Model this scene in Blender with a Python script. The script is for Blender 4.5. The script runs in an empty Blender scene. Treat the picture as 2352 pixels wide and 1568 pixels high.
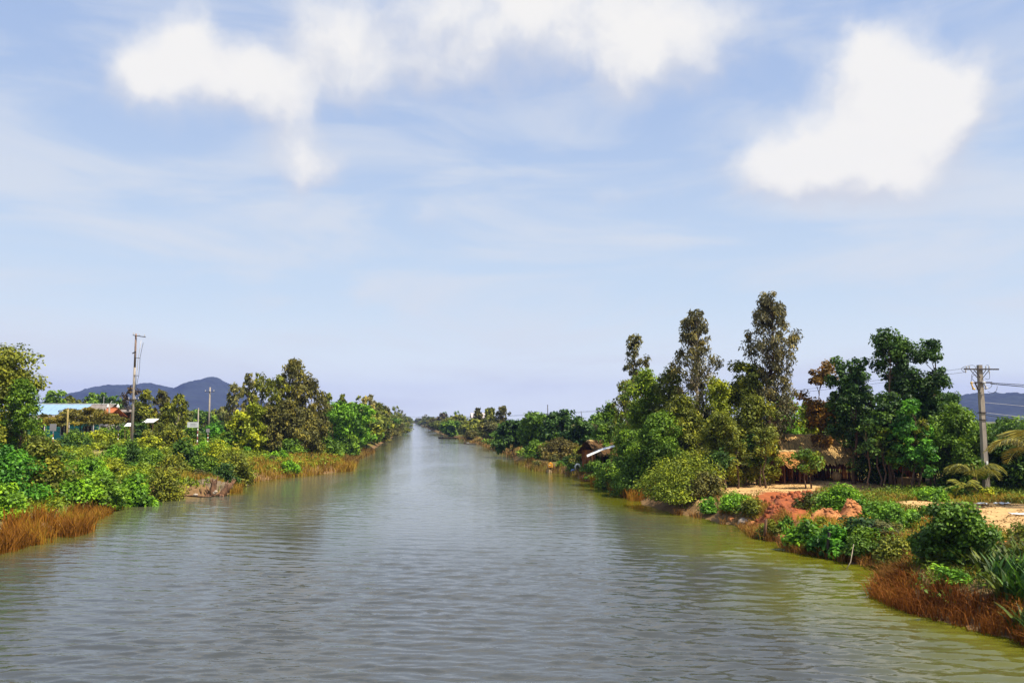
import bpy, bmesh, math, random
import numpy as np
from mathutils import Vector, Matrix

sc = bpy.context.scene
COL = sc.collection
R = math.radians

# ------------------------------------------------------------------ camera
F = 1846.0; CX, CY = 1176.0, 784.0; CAM_Z = 6.0
PITCH = math.atan2(963.0 - CY, F)
cam_d = bpy.data.cameras.new('camera'); cam = bpy.data.objects.new('camera', cam_d); COL.objects.link(cam)
cam.location = (0, 0, CAM_Z); cam.rotation_euler = (math.pi/2 + PITCH, 0, 0)
cam_d.sensor_width = 36.0; cam_d.lens = 36.0*F/2352.0
cam_d.clip_start = 0.3; cam_d.clip_end = 40000
sc.camera = cam

SUN_EL = 58.0; SUN_AZ = 122.0           # azimuth clockwise from +Y
SKY_STRENGTH = 0.073; SUN_STRENGTH = 5.0; EXPOSURE = 0.5
HAZE = 0.00013

def ray(px, py):
    a = (px-CX)/F; b = (CY-py)/F
    cp, sp = math.cos(PITCH), math.sin(PITCH)
    return a, cp - b*sp, sp + b*cp
def at(px, py, D):
    a, y, z = ray(px, py); t = D/y
    return Vector((a*t, D, CAM_Z + z*t))
def gp(px, py, zz=0.0):
    a, y, z = ray(px, py); t = (zz-CAM_Z)/z
    return Vector((a*t, y*t, zz))

# ------------------------------------------------------------------ world
def build_world():
    w = bpy.data.worlds.new('World'); sc.world = w; w.use_nodes = True
    nt = w.node_tree; nt.nodes.clear()
    N = nt.nodes.new; L = nt.links.new
    def math_(op, a, b=None, c=None, clamp=False):
        n = N('ShaderNodeMath'); n.operation = op; n.use_clamp = clamp
        for i, v in enumerate((a, b, c)):
            if v is None: continue
            if isinstance(v, (int, float)): n.inputs[i].default_value = v
            else: L(v, n.inputs[i])
        return n.outputs[0]
    def vmath(op, a, b=None):
        n = N('ShaderNodeVectorMath'); n.operation = op
        for i, v in enumerate((a, b)):
            if v is None: continue
            if isinstance(v, tuple): n.inputs[i].default_value = v
            else: L(v, n.inputs[i])
        return n
    def smooth(v, lo, hi, tlo=0.0, thi=1.0):
        n = N('ShaderNodeMapRange'); n.interpolation_type = 'SMOOTHSTEP'
        L(v, n.inputs[0]); n.inputs[1].default_value = lo; n.inputs[2].default_value = hi
        n.inputs[3].default_value = tlo; n.inputs[4].default_value = thi
        return n.outputs[0]
    def mix(f, a, b):
        n = N('ShaderNodeMix'); n.data_type = 'RGBA'
        for s, v in ((0, f), (6, a), (7, b)):
            if isinstance(v, (int, float)): n.inputs[s].default_value = v
            elif isinstance(v, tuple): n.inputs[s].default_value = v
            else: L(v, n.inputs[s])
        return n.outputs[2]
    def noise(vec, scale, detail=4, rough=0.55, dist=0.0):
        n = N('ShaderNodeTexNoise'); n.inputs['Scale'].default_value = scale
        n.inputs['Detail'].default_value = detail; n.inputs['Roughness'].default_value = rough
        n.inputs['Distortion'].default_value = dist
        L(vec, n.inputs['Vector']); return n.outputs[0]
    sky = N('ShaderNodeTexSky'); sky.sky_type = 'NISHITA'; sky.sun_disc = False
    sky.sun_elevation = R(SUN_EL); sky.sun_rotation = R(SUN_AZ)
    sky.altitude = 0; sky.air_density = 1.0; sky.dust_density = 0.6; sky.ozone_density = 1.6
    tc = N('ShaderNodeTexCoord')
    d = vmath('NORMALIZE', tc.outputs['Generated']).outputs[0]
    sep = N('ShaderNodeSeparateXYZ'); L(d, sep.inputs[0])
    u = math_('ARCTAN2', sep.outputs[0], sep.outputs[1])
    v = math_('ARCSINE', sep.outputs[2])
    cmb = N('ShaderNodeCombineXYZ'); L(u, cmb.inputs[0]); L(v, cmb.inputs[1])
    uv = cmb.outputs[0]
    # soft warp so that cloud edges curl
    wn = N('ShaderNodeTexNoise'); wn.inputs['Scale'].default_value = 9; wn.inputs['Detail'].default_value = 4
    L(uv, wn.inputs['Vector'])
    wv = vmath('SUBTRACT', wn.outputs['Color'], (0.5, 0.5, 0.5)).outputs[0]
    ws = N('ShaderNodeVectorMath'); ws.operation = 'SCALE'; L(wv, ws.inputs[0]); ws.inputs['Scale'].default_value = 0.055
    uv1 = vmath('ADD', uv, ws.outputs[0]).outputs[0]
    wn2 = N('ShaderNodeTexNoise'); wn2.inputs['Scale'].default_value = 26; wn2.inputs['Detail'].default_value = 5; L(uv, wn2.inputs['Vector'])
    ws2 = N('ShaderNodeVectorMath'); ws2.operation = 'SCALE'; L(vmath('SUBTRACT', wn2.outputs['Color'], (0.5, 0.5, 0.5)).outputs[0], ws2.inputs[0]); ws2.inputs['Scale'].default_value = 0.034
    uvw = vmath('ADD', uv1, ws2.outputs[0]).outputs[0]
    # cumulus: (px, py, rx, ry, weight); a few big soft heaps at a fixed bearing and height
    heaps = [(430,160,125,95,1.0),(340,185,90,60,.8),(560,195,110,80,.95),(640,215,75,60,.7),(445,70,48,55,.75),(330,110,50,60,.6),
             (690,330,70,85,.92),(720,395,60,45,.85),
             (705,60,75,90,1.0),(800,120,80,90,.85),(850,190,60,60,.5),(960,60,150,120,.9),(1010,160,80,60,.5),(1150,20,180,150,.9),(1300,30,150,150,.9),(1460,60,130,110,1.0),
             (1500,165,140,65,.6),(1640,40,140,100,.85),
             (1985,170,90,90,1.0),(2100,195,115,110,1.1),(2075,290,130,80,.9),(2190,240,60,80,.7),(1850,345,125,80,1.05),(1750,395,105,60,1.0),(1900,400,120,60,.8),
             (1970,425,150,60,.95),(2175,300,75,65,.75),(1985,95,28,45,.6),
             (1415,443,85,26,.6),(985,493,55,32,.62)]
    tot = None; hgt = None
    for (hx, hy, rx, ry, wt) in heaps:
        a, yy, zz = ray(hx, hy); l = math.sqrt(a*a+yy*yy+zz*zz)
        u0 = math.atan2(a, yy); v0 = math.asin(zz/l)
        q = vmath('SUBTRACT', uvw, (u0, v0, 0)).outputs[0]
        k = 1.0
        q = vmath('MULTIPLY', q, (F/rx*k*(l*l)/(1+a*a)**.5/1.0 if False else F/rx, F/ry, 0)).outputs[0]
        dd = vmath('DOT_PRODUCT', q, q).outputs['Value']
        e = math_('EXPONENT', math_('MULTIPLY', dd, -0.80))
        qy = vmath('DOT_PRODUCT', q, (0, 1, 0)).outputs['Value']; ew = math_('MULTIPLY', e, wt)
        hgt = math_('MULTIPLY', ew, qy) if hgt is None else math_('MULTIPLY_ADD', ew, qy, hgt)
        tot = math_('MULTIPLY', e, wt) if tot is None else math_('MULTIPLY_ADD', e, wt, tot)
    # elsewhere the sky goes on with the same kind of heaps
    n_el = noise(d, 2.6, 5, 0.5)
    el = smooth(n_el, 0.52, 0.70)
    au = math_('ABSOLUTE', u)
    inx = smooth(au, 0.62, 0.85); iny = smooth(v, 0.52, 0.72)
    outm = math_('MAXIMUM', inx, iny)
    lowm = smooth(v, 0.06, 0.22)
    tot = math_('ADD', tot, math_('MULTIPLY', math_('MULTIPLY', el, outm), lowm))
    det = noise(uvw, 16, 6, 0.52)
    fld = math_('ADD', tot, math_('MULTIPLY_ADD', det, 1.35, -0.675))
    mask = math_('MULTIPLY', smooth(fld, 0.14, 1.75), 0.94)
    # thin high veil, streaked along the horizon
    mp = vmath('MULTIPLY', uv, (1.0, 4.2, 1.0)).outputs[0]
    ci = noise(mp, 3.0, 6, 0.55, 0.6)
    veil = math_('MULTIPLY', smooth(ci, 0.40, 0.66), smooth(v, 0.60, 0.10, 0.30, 0.72))
    # brightness in cloud: thick parts white, thin parts a little lavender grey
    shd = noise(uvw, 10.0, 6, 0.6)
    rel = math_('DIVIDE', hgt, math_('ADD', tot, 0.08))
    cb = smooth(math_('ADD', math_('MULTIPLY_ADD', fld, 0.34, shd), math_('MULTIPLY', rel, 0.34)), 0.52, 1.14)
    ccol = mix(cb, (6.5, 6.75, 7.5, 1), (9.4, 9.2, 8.85, 1))
    tint = N('ShaderNodeMix'); tint.data_type = 'RGBA'; tint.blend_type = 'MULTIPLY'; tint.inputs[0].default_value = 1
    L(sky.outputs[0], tint.inputs[6]); tint.inputs[7].default_value = (1.2, 1.12, 1.05, 1)
    # pale tropical air near the horizon
    hz = smooth(v, 0.45, 0.0, 0.76, 0.93)
    air = mix(smooth(v, 0.48, 0.02), (4.5, 5.95, 8.9, 1), (7.0, 8.3, 9.3, 1))
    c0 = mix(hz, tint.outputs[2], air)
    c0 = mix(smooth(v, 0.16, 0.0, 0.0, 0.75), c0, (9.7, 9.9, 9.3, 1))
    c1 = mix(veil, c0, (7.5, 7.8, 8.2, 1))
    c2 = mix(mask, c1, ccol)
    # below the horizon: dull ground tone
    g = smooth(v, -0.03, 0.0)
    c3 = mix(g, (1.2, 1.25, 1.0, 1), c2)
    bg = N('ShaderNodeBackground'); L(c3, bg.inputs[0]); bg.inputs[1].default_value = SKY_STRENGTH
    out = N('ShaderNodeOutputWorld'); L(bg.outputs[0], out.inputs[0])
build_world()

sun_d = bpy.data.lights.new('sun', 'SUN'); sun = bpy.data.objects.new('sun', sun_d); COL.objects.link(sun)
sun_d.energy = SUN_STRENGTH; sun_d.angle = R(0.53); sun_d.color = (1.0, 0.93, 0.80)
sdir = Vector((math.sin(R(SUN_AZ))*math.cos(R(SUN_EL)), math.cos(R(SUN_AZ))*math.cos(R(SUN_EL)), math.sin(R(SUN_EL))))
sun.rotation_euler = sdir.to_track_quat('Z', 'Y').to_euler()
sun.location = sdir*300
sc.view_settings.view_transform = 'Standard'; sc.view_settings.look = 'None'
sc.view_settings.exposure = EXPOSURE; sc.view_settings.gamma = 1.0
sc.view_settings.use_curve_mapping = False
cy = sc.cycles
cy.max_bounces = 6; cy.diffuse_bounces = 3; cy.glossy_bounces = 3; cy.transmission_bounces = 3
cy.volume_bounces = 0; cy.transparent_max_bounces = 4; cy.caustics_reflective = False; cy.caustics_refractive = False
cy.use_denoising = True

# ------------------------------------------------------------------ helpers
rs = np.random.RandomState(7)
random.seed(7)

def tag(o, label=None, cat=None, group=None, kind=None):
    if label: o['label'] = label
    if cat: o['category'] = cat
    if group: o['group'] = group
    if kind: o['kind'] = kind
    return o
def thing(name, label, cat, loc=(0,0,0), rz=0.0, group=None):
    o = bpy.data.objects.new(name, None); COL.objects.link(o)
    o.empty_display_size = 0.3
    o.location = loc; o.rotation_euler = (0, 0, rz)
    return tag(o, label, cat, group)
def mesh_np(name, V, Q, mat=None, lv=None, col=None, smooth=False):
    """V (n,3) ; Q (m,k) faces all of k corners"""
    V = np.asarray(V, np.float32); Q = np.asarray(Q, np.int32)
    me = bpy.data.meshes.new(name)
    m, k = Q.shape
    me.vertices.add(len(V)); me.vertices.foreach_set('co', V.ravel())
    me.loops.add(m*k); me.loops.foreach_set('vertex_index', Q.ravel())
    me.polygons.add(m); me.polygons.foreach_set('loop_start', np.arange(0, m*k, k, dtype=np.int32))
    me.polygons.foreach_set('loop_total', np.full(m, k, np.int32))
    if smooth: me.polygons.foreach_set('use_smooth', np.ones(m, bool))
    me.update(calc_edges=True)
    if lv is not None:
        a = me.attributes.new('lv', 'FLOAT', 'FACE'); a.data.foreach_set('value', np.asarray(lv, np.float32))
    if col is not None:
        a = me.color_attributes.new('Col', 'FLOAT_COLOR', 'POINT')
        c4 = np.ones((len(V), 4), np.float32); c4[:, :3] = col
        a.data.foreach_set('color', c4.ravel())
    if mat: me.materials.append(mat)
    return me
def put(name, me, parent=None, loc=None):
    o = bpy.data.objects.new(name, me); COL.objects.link(o)
    if parent: o.parent = parent
    if loc is not None: o.location = loc
    return o
def copy_tree(o, parent=None):
    c = o.copy(); COL.objects.link(c); c.parent = parent
    for ch in list(o.children): copy_tree(ch, c)
    return c

class MB:
    """collects simple solids into one mesh"""
    def __init__(s): s.v = []; s.f = []
    def box(s, c, size, rot=None):
        h = [x/2 for x in size]; base = len(s.v)
        M = rot if rot is not None else Matrix.Identity(3)
        for dx in (-1, 1):
            for dy in (-1, 1):
                for dz in (-1, 1):
                    s.v.append(Vector(c) + M @ Vector((dx*h[0], dy*h[1], dz*h[2])))
        for q in ((0,1,3,2),(4,6,7,5),(0,4,5,1),(2,3,7,6),(0,2,6,4),(1,5,7,3)):
            s.f.append(tuple(base+i for i in q))
        return s
    def bar(s, a, b, w, t):
        a, b = Vector(a), Vector(b); d = b-a
        M = d.to_track_quat('X', 'Z').to_matrix()
        return s.box((a+b)/2, (d.length, w, t), M)
    def tube(s, pts, rad, n=8, cap=True, ph=0.0):
        pts = [Vector(p) for p in pts]; base = len(s.v)
        if not hasattr(rad, '__len__'): rad = [rad]*len(pts)
        up = None
        for i, p in enumerate(pts):
            d = (pts[min(i+1, len(pts)-1)] - pts[max(i-1, 0)])
            if d.length < 1e-6: d = Vector((0,0,1))
            d.normalize()
            if up is None:
                up = d.orthogonal().normalized() if abs(d.z) < 0.98 else Vector((1,0,0))
            up = (up - d*up.dot(d)).normalized(); si = d.cross(up)
            for k in range(n):
                a = 2*math.pi*k/n + ph
                s.v.append(p + (up*math.cos(a) + si*math.sin(a))*rad[i])
        for i in range(len(pts)-1):
            for k in range(n):
                s.f.append((base+i*n+k, base+i*n+(k+1) % n, base+(i+1)*n+(k+1) % n, base+(i+1)*n+k))
        if cap:
            s.f.append(tuple(base+k for k in range(n))[::-1])
            s.f.append(tuple(base+(len(pts)-1)*n+k for k in range(n)))
        return s
    def lathe(s, c, prof, n=16):
        base = len(s.v)
        for (r, z) in prof:
            for k in range(n):
                a = 2*math.pi*k/n; s.v.append(Vector((c[0]+r*math.cos(a), c[1]+r*math.sin(a), c[2]+z)))
        for i in range(len(prof)-1):
            for k in range(n):
                s.f.append((base+i*n+k, base+i*n+(k+1) % n, base+(i+1)*n+(k+1) % n, base+(i+1)*n+k))
        s.f.append(tuple(base+k for k in range(n))[::-1]); s.f.append(tuple(base+(len(prof)-1)*n+k for k in range(n)))
        return s
    def poly(s, pts):
        base = len(s.v); s.v += [Vector(p) for p in pts]; s.f.append(tuple(range(base, base+len(pts)))); return s
    def mesh(s, name, mat, smooth=False):
        me = bpy.data.meshes.new(name); me.from_pydata([tuple(v) for v in s.v], [], s.f)
        me.materials.append(mat)
        if smooth: me.polygons.foreach_set('use_smooth', [True]*len(me.polygons))
        me.update(); return me
    def build(s, name, mat, parent=None, smooth=False, loc=None):
        return put(name, s.mesh(name, mat, smooth), parent, loc)

# value noise in numpy
_perm = rs.rand(256, 256)
def vnoise(x, y):
    x = np.asarray(x, float); y = np.asarray(y, float)
    xi = np.floor(x).astype(int); yi = np.floor(y).astype(int); fx = x-xi; fy = y-yi
    fx = fx*fx*(3-2*fx); fy = fy*fy*(3-2*fy)
    g = lambda i, j: _perm[i & 255, j & 255]
    return (g(xi,yi)*(1-fx)+g(xi+1,yi)*fx)*(1-fy) + (g(xi,yi+1)*(1-fx)+g(xi+1,yi+1)*fx)*fy
def fbm(x, y, o=4):
    s = 0; a = 0.5; t = 0
    for i in range(o):
        s = s + a*vnoise(x*2**i+17*i, y*2**i+31*i); t += a; a *= .5
    return s/t
def sst(e0, e1, x):
    t = np.clip((np.asarray(x, float)-e0)/(e1-e0), 0, 1); return t*t*(3-2*t)

# ------------------------------------------------------------------ materials
def new_mat(name):
    m = bpy.data.materials.new(name); m.use_nodes = True
    nt = m.node_tree; b = nt.nodes['Principled BSDF']; return m, nt, b
def simple(name, col, rough=0.7, var=0.25, scale=6.0, bump=0.0, metallic=0.0, col2=None, stretch=(1,1,1)):
    m, nt, b = new_mat(name); N = nt.nodes.new; L = nt.links.new
    tc = N('ShaderNodeTexCoord'); mp = N('ShaderNodeMapping'); mp.inputs['Scale'].default_value = stretch
    L(tc.outputs['Object'], mp.inputs[0])
    n = N('ShaderNodeTexNoise'); n.inputs['Scale'].default_value = scale; n.inputs['Detail'].default_value = 5
    n.inputs['Roughness'].default_value = 0.62
    L(mp.outputs[0], n.inputs['Vector'])
    r = N('ShaderNodeValToRGB'); L(n.outputs[0], r.inputs[0])
    c2 = col2 if col2 else tuple(c*(1-var*1.3) for c in col)
    r.color_ramp.elements[0].position = 0.3; r.color_ramp.elements[1].position = 0.7
    r.color_ramp.elements[0].color = (*c2, 1); r.color_ramp.elements[1].color = (*[min(1, c*(1+var*.6)) for c in col], 1)
    L(r.outputs[0], b.inputs['Base Color'])
    b.inputs['Roughness'].default_value = rough; b.inputs['Metallic'].default_value = metallic
    b.inputs['Specular IOR Level'].default_value = 0.3
    if bump:
        bp = N('ShaderNodeBump'); bp.inputs['Strength'].default_value = bump; bp.inputs['Distance'].default_value = 0.05
        L(n.outputs[0], bp.inputs['Height']); L(bp.outputs[0], b.inputs['Normal'])
    return m
def leaf_mat(name, trans=0.24, rough=0.55, spec=0.25, hue=(1.35, 1.12, 0.55)):
    m, nt, b = new_mat(name); N = nt.nodes.new; L = nt.links.new
    oi = N('ShaderNodeObjectInfo'); at_ = N('ShaderNodeAttribute'); at_.attribute_name = 'lv'
    mr = N('ShaderNodeMapRange'); mr.inputs[3].default_value = 0.42; mr.inputs[4].default_value = 1.6
    L(at_.outputs['Fac'], mr.inputs[0])
    v1 = N('ShaderNodeVectorMath'); v1.operation = 'SCALE'
    L(oi.outputs['Color'], v1.inputs[0]); L(mr.outputs[0], v1.inputs['Scale'])
    v2 = N('ShaderNodeVectorMath'); v2.operation = 'MULTIPLY'; L(v1.outputs[0], v2.inputs[0]); v2.inputs[1].default_value = hue
    mx = N('ShaderNodeMix'); mx.data_type = 'RGBA'
    rp = N('ShaderNodeMapRange'); rp.inputs[1].default_value = 0.55; rp.inputs[2].default_value = 1.0
    L(at_.outputs['Fac'], rp.inputs[0]); L(rp.outputs[0], mx.inputs[0])
    L(v1.outputs[0], mx.inputs[6]); L(v2.outputs[0], mx.inputs[7])
    L(mx.outputs[2], b.inputs['Base Color'])
    b.inputs['Roughness'].default_value = rough; b.inputs['Specular IOR Level'].default_value = spec
    tr = N('ShaderNodeBsdfTranslucent'); L(mx.outputs[2], tr.inputs[0])
    ms = N('ShaderNodeMixShader'); ms.inputs[0].default_value = trans
    L(b.outputs[0], ms.inputs[1]); L(tr.outputs[0], ms.inputs[2])
    L(ms.outputs[0], nt.nodes['Material Output'].inputs[0])
    return m
M_LEAF = leaf_mat('leaf')
M_GLOSSLEAF = leaf_mat('glossy_leaf', 0.3, 0.5, 0.25)
M_REED = leaf_mat('reed', 0.3, 0.8, 0.1, (0.72, 1.15, 0.7))
M_BARK = simple('bark', (0.14, 0.085, 0.05), 0.9, 0.5, 9, 0.6, stretch=(1,1,.25))
M_PALEBARK = simple('pale_bark', (0.36, 0.29, 0.20), 0.85, 0.5, 5, 0.3, stretch=(1,1,.3))
M_WOOD = simple('weathered_wood', (0.20, 0.10, 0.05), 0.85, 0.75, 5, 0.8, stretch=(1,1,.3))
M_DARKWOOD = simple('dark_wood', (0.05, 0.035, 0.025), 0.75, 0.5, 6, 0.3)
M_CONC = simple('concrete', (0.36, 0.30, 0.235), 0.85, 0.3, 5, 0.2, stretch=(1,1,.2))
M_CONC2 = simple('stained_concrete', (0.30, 0.20, 0.15), 0.85, 0.4, 5, 0.2, stretch=(1,1,.2))
M_STEEL = simple('dark_steel', (0.06, 0.05, 0.05), 0.6, 0.3, 12)
M_CABLE = simple('cable', (0.03, 0.03, 0.035), 0.6, 0.2, 3)
M_CERAMIC = simple('ceramic', (0.55, 0.53, 0.52), 0.3, 0.1, 5)
M_YELLOW = simple('yellow_ceramic', (0.75, 0.48, 0.14), 0.35, 0.1, 5)
M_WHITE = simple('white_sheet', (0.82, 0.81, 0.77), 0.6, 0.08, 4)
M_GREYPAINT = simple('grey_sign_back', (0.34, 0.31, 0.31), 0.6, 0.12, 6)
M_RED = simple('red_paint', (0.28, 0.04, 0.03), 0.6, 0.2, 9)
M_WPAINT = simple('white_paint', (0.8, 0.79, 0.74), 0.6, 0.1, 9)
M_BLUEROOF = simple('blue_metal_roof', (0.25, 0.37, 0.52), 0.45, 0.10, 1.5)
M_GREYROOF = simple('grey_fibre_roof', (0.24, 0.20, 0.17), 0.9, 0.3, 3)
M_TURQ = simple('turquoise_wall', (0.05, 0.32, 0.36), 0.8, 0.15, 2)
M_PLASTER = simple('pale_plaster', (0.52, 0.45, 0.42), 0.85, 0.15, 2)
M_TILE = simple('orange_tile', (0.50, 0.155, 0.055), 0.8, 0.25, 8)
M_DARK = simple('dark_interior', (0.03, 0.026, 0.022), 0.9, 0.3, 3)
M_THATCH = leaf_mat('thatch', 0.12, 0.85, 0.1, (1.15, 1.0, 0.8))
M_REDSOIL = simple('red_soil', (0.34, 0.09, 0.026), 0.95, 0.6, 2.4, 0.8, col2=(0.15, 0.045, 0.02))
M_ORSOIL = simple('orange_soil', (0.52, 0.22, 0.075), 0.95, 0.5, 2.6, 0.8, col2=(0.24, 0.085, 0.03))
M_GREYSOIL = simple('grey_soil', (0.19, 0.14, 0.085), 0.95, 0.4, 3, 0.9, col2=(0.10, 0.07, 0.04))
M_STONE = simple('pale_stone', (0.5, 0.40, 0.30), 0.9, 0.4, 5, 0.4)
M_CLAY = simple('clay_jar', (0.42, 0.25, 0.10), 0.7, 0.3, 4, 0.1)
M_BLUEPLASTIC = simple('blue_plastic', (0.16, 0.28, 0.66), 0.45, 0.1, 3)
M_BLUETARP = simple('blue_tarp', (0.09, 0.14, 0.55), 0.55, 0.15, 4)
M_ORANGEBAG = simple('orange_plastic', (0.8, 0.14, 0.03), 0.5, 0.15, 6)
M_ENGINE = simple('yellow_engine', (0.8, 0.36, 0.03), 0.5, 0.15, 8)

# ------------------------------------------------------------------ banks and terrain
left_px = [(0,1252),(60,1243),(130,1225),(190,1195),(262,1163),(340,1149),(430,1140),(522,1136),(527,1118),(560,1108),(640,1097),(720,1090),(790,1082),(799,1068),
           (806,1055),(846,1040),(872,1022),(897,1006),(915,994),(929,984),(937,977),(943,972)]
right_px = [(2352,1474),(2237,1448),(2106,1405),(2018,1370),(2030,1335),(2045,1308),(1931,1285),(1830,1268),(1790,1248),(1757,1233),(1733,1218),(1663,1202),(1600,1187),
            (1545,1177),(1480,1160),(1440,1132),(1385,1113),(1335,1098),(1300,1088),(1240,1082),(1192,1064),(1172,1045),(1120,1026),(1085,1014),(1050,1005),(1010,995),(985,984),(966,976),(956,972)]
def bank(px, near):
    pts = sorted([(p.y, p.x) for p in (gp(a, b) for a, b in px)] + near)
    return np.array([p[0] for p in pts]), np.array([p[1] for p in pts])
LY, LX = bank(left_px, [(-120,-30),(0,-24),(20,-23.5)])
RY, RX = bank(right_px, [(-120,20),(0,15.5),(14,14.3)])
# beyond the last bend the canal swings left and is lost behind the trees
LY = np.append(LY, [1500, 3000, 20000]); LX = np.append(LX, [LX[-1]-90, LX[-1]-420, LX[-1]-6000])
RY = np.append(RY, [1300, 1500, 3000, 20000]); RX = np.append(RX, [RX[-1]-55, RX[-1]-100, RX[-1]-400, RX[-1]-5900])
def xl(y): return np.interp(y, LY, LX) + 0.5*(fbm(np.asarray(y, float)*0.45, 3.3, 3)-.5)*2*np.clip(np.asarray(y, float)/60, .4, 1)
def xr(y): return np.interp(y, RY, RX) + 0.4*(fbm(np.asarray(y, float)*0.5, 9.1, 3)-.5)*2
def ground(x, y):
    x = np.asarray(x, float); y = np.asarray(y, float)
    dl = xl(y)-x; dr = x-xr(y)
    n = fbm(x*0.35, y*0.35, 4)-.5; n2 = fbm(x*0.05+40, y*0.05, 3)-.5
    def prof(d, steep):
        return np.where(d < 0, np.maximum(-1.6, d*0.45), steep*sst(0, 1.6, d) )
    near = 1-sst(170, 300, y)
    zl = prof(dl, 0.75) + near*(0.5*sst(1, 6, dl) + 1.75*sst(5, 19, dl)) + 0.35*sst(2, 20, dl)*(1-near)
    zr = prof(dr, 0.85) + 0.28*sst(1, 8, dr) + 0.25*sst(14, 40, dr)
    z = np.where(dl > dr, zl, zr)
    land = sst(0.2, 2.0, np.maximum(dl, dr))
    return z + land*(n*0.35 + n2*0.5)
def gz(x, y): return float(ground(x, y))

def in_poly(x, y, poly):
    inside = np.zeros(x.shape, bool); n = len(poly)
    for i in range(n):
        x0, y0 = poly[i]; x1, y1 = poly[(i+1) % n]
        c = ((y0 > y) != (y1 > y)); 
        with np.errstate(divide='ignore', invalid='ignore'):
            xi = (x1-x0)*(y-y0)/(y1-y0)+x0
        inside ^= c & (x < xi)
    return inside
def wpoly(px, z): return [(p.x, p.y) for p in (gp(a, b, z) for a, b in px)]
SAND = [wpoly([(1600,1140),(1640,1118),(1700,1102),(1800,1088),(1900,1103),(2080,1088),(2110,1095),(2100,1122),(1990,1128),(1880,1126),(1760,1132)], 1.15),
        wpoly([(2050,1152),(2100,1144),(2230,1152),(2352,1160),(2700,1185),(2700,1290),(2352,1236),(2280,1216),(2180,1186),(2100,1174)], 1.15),
        wpoly([(2000,1218),(2060,1196),(2120,1190),(2160,1205),(2090,1224)], 1.05)]
REDS = [wpoly([(1715,1150),(1760,1133),(1890,1127),(1905,1150),(1850,1182),(1770,1190)], 1.1)]
LPATH = [wpoly([(210,1042),(250,1034),(330,1031),(430,1026),(520,1023),(520,1026),(420,1031),(300,1037),(262,1046)], 2.7),
         wpoly([(180,1086),(240,1078),(272,1084),(225,1094)], 2.1)]

def any_in(polys, x, y):
    r = np.zeros(x.shape, bool)
    for p in polys: r |= in_poly(x, y, p)
    return r

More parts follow.
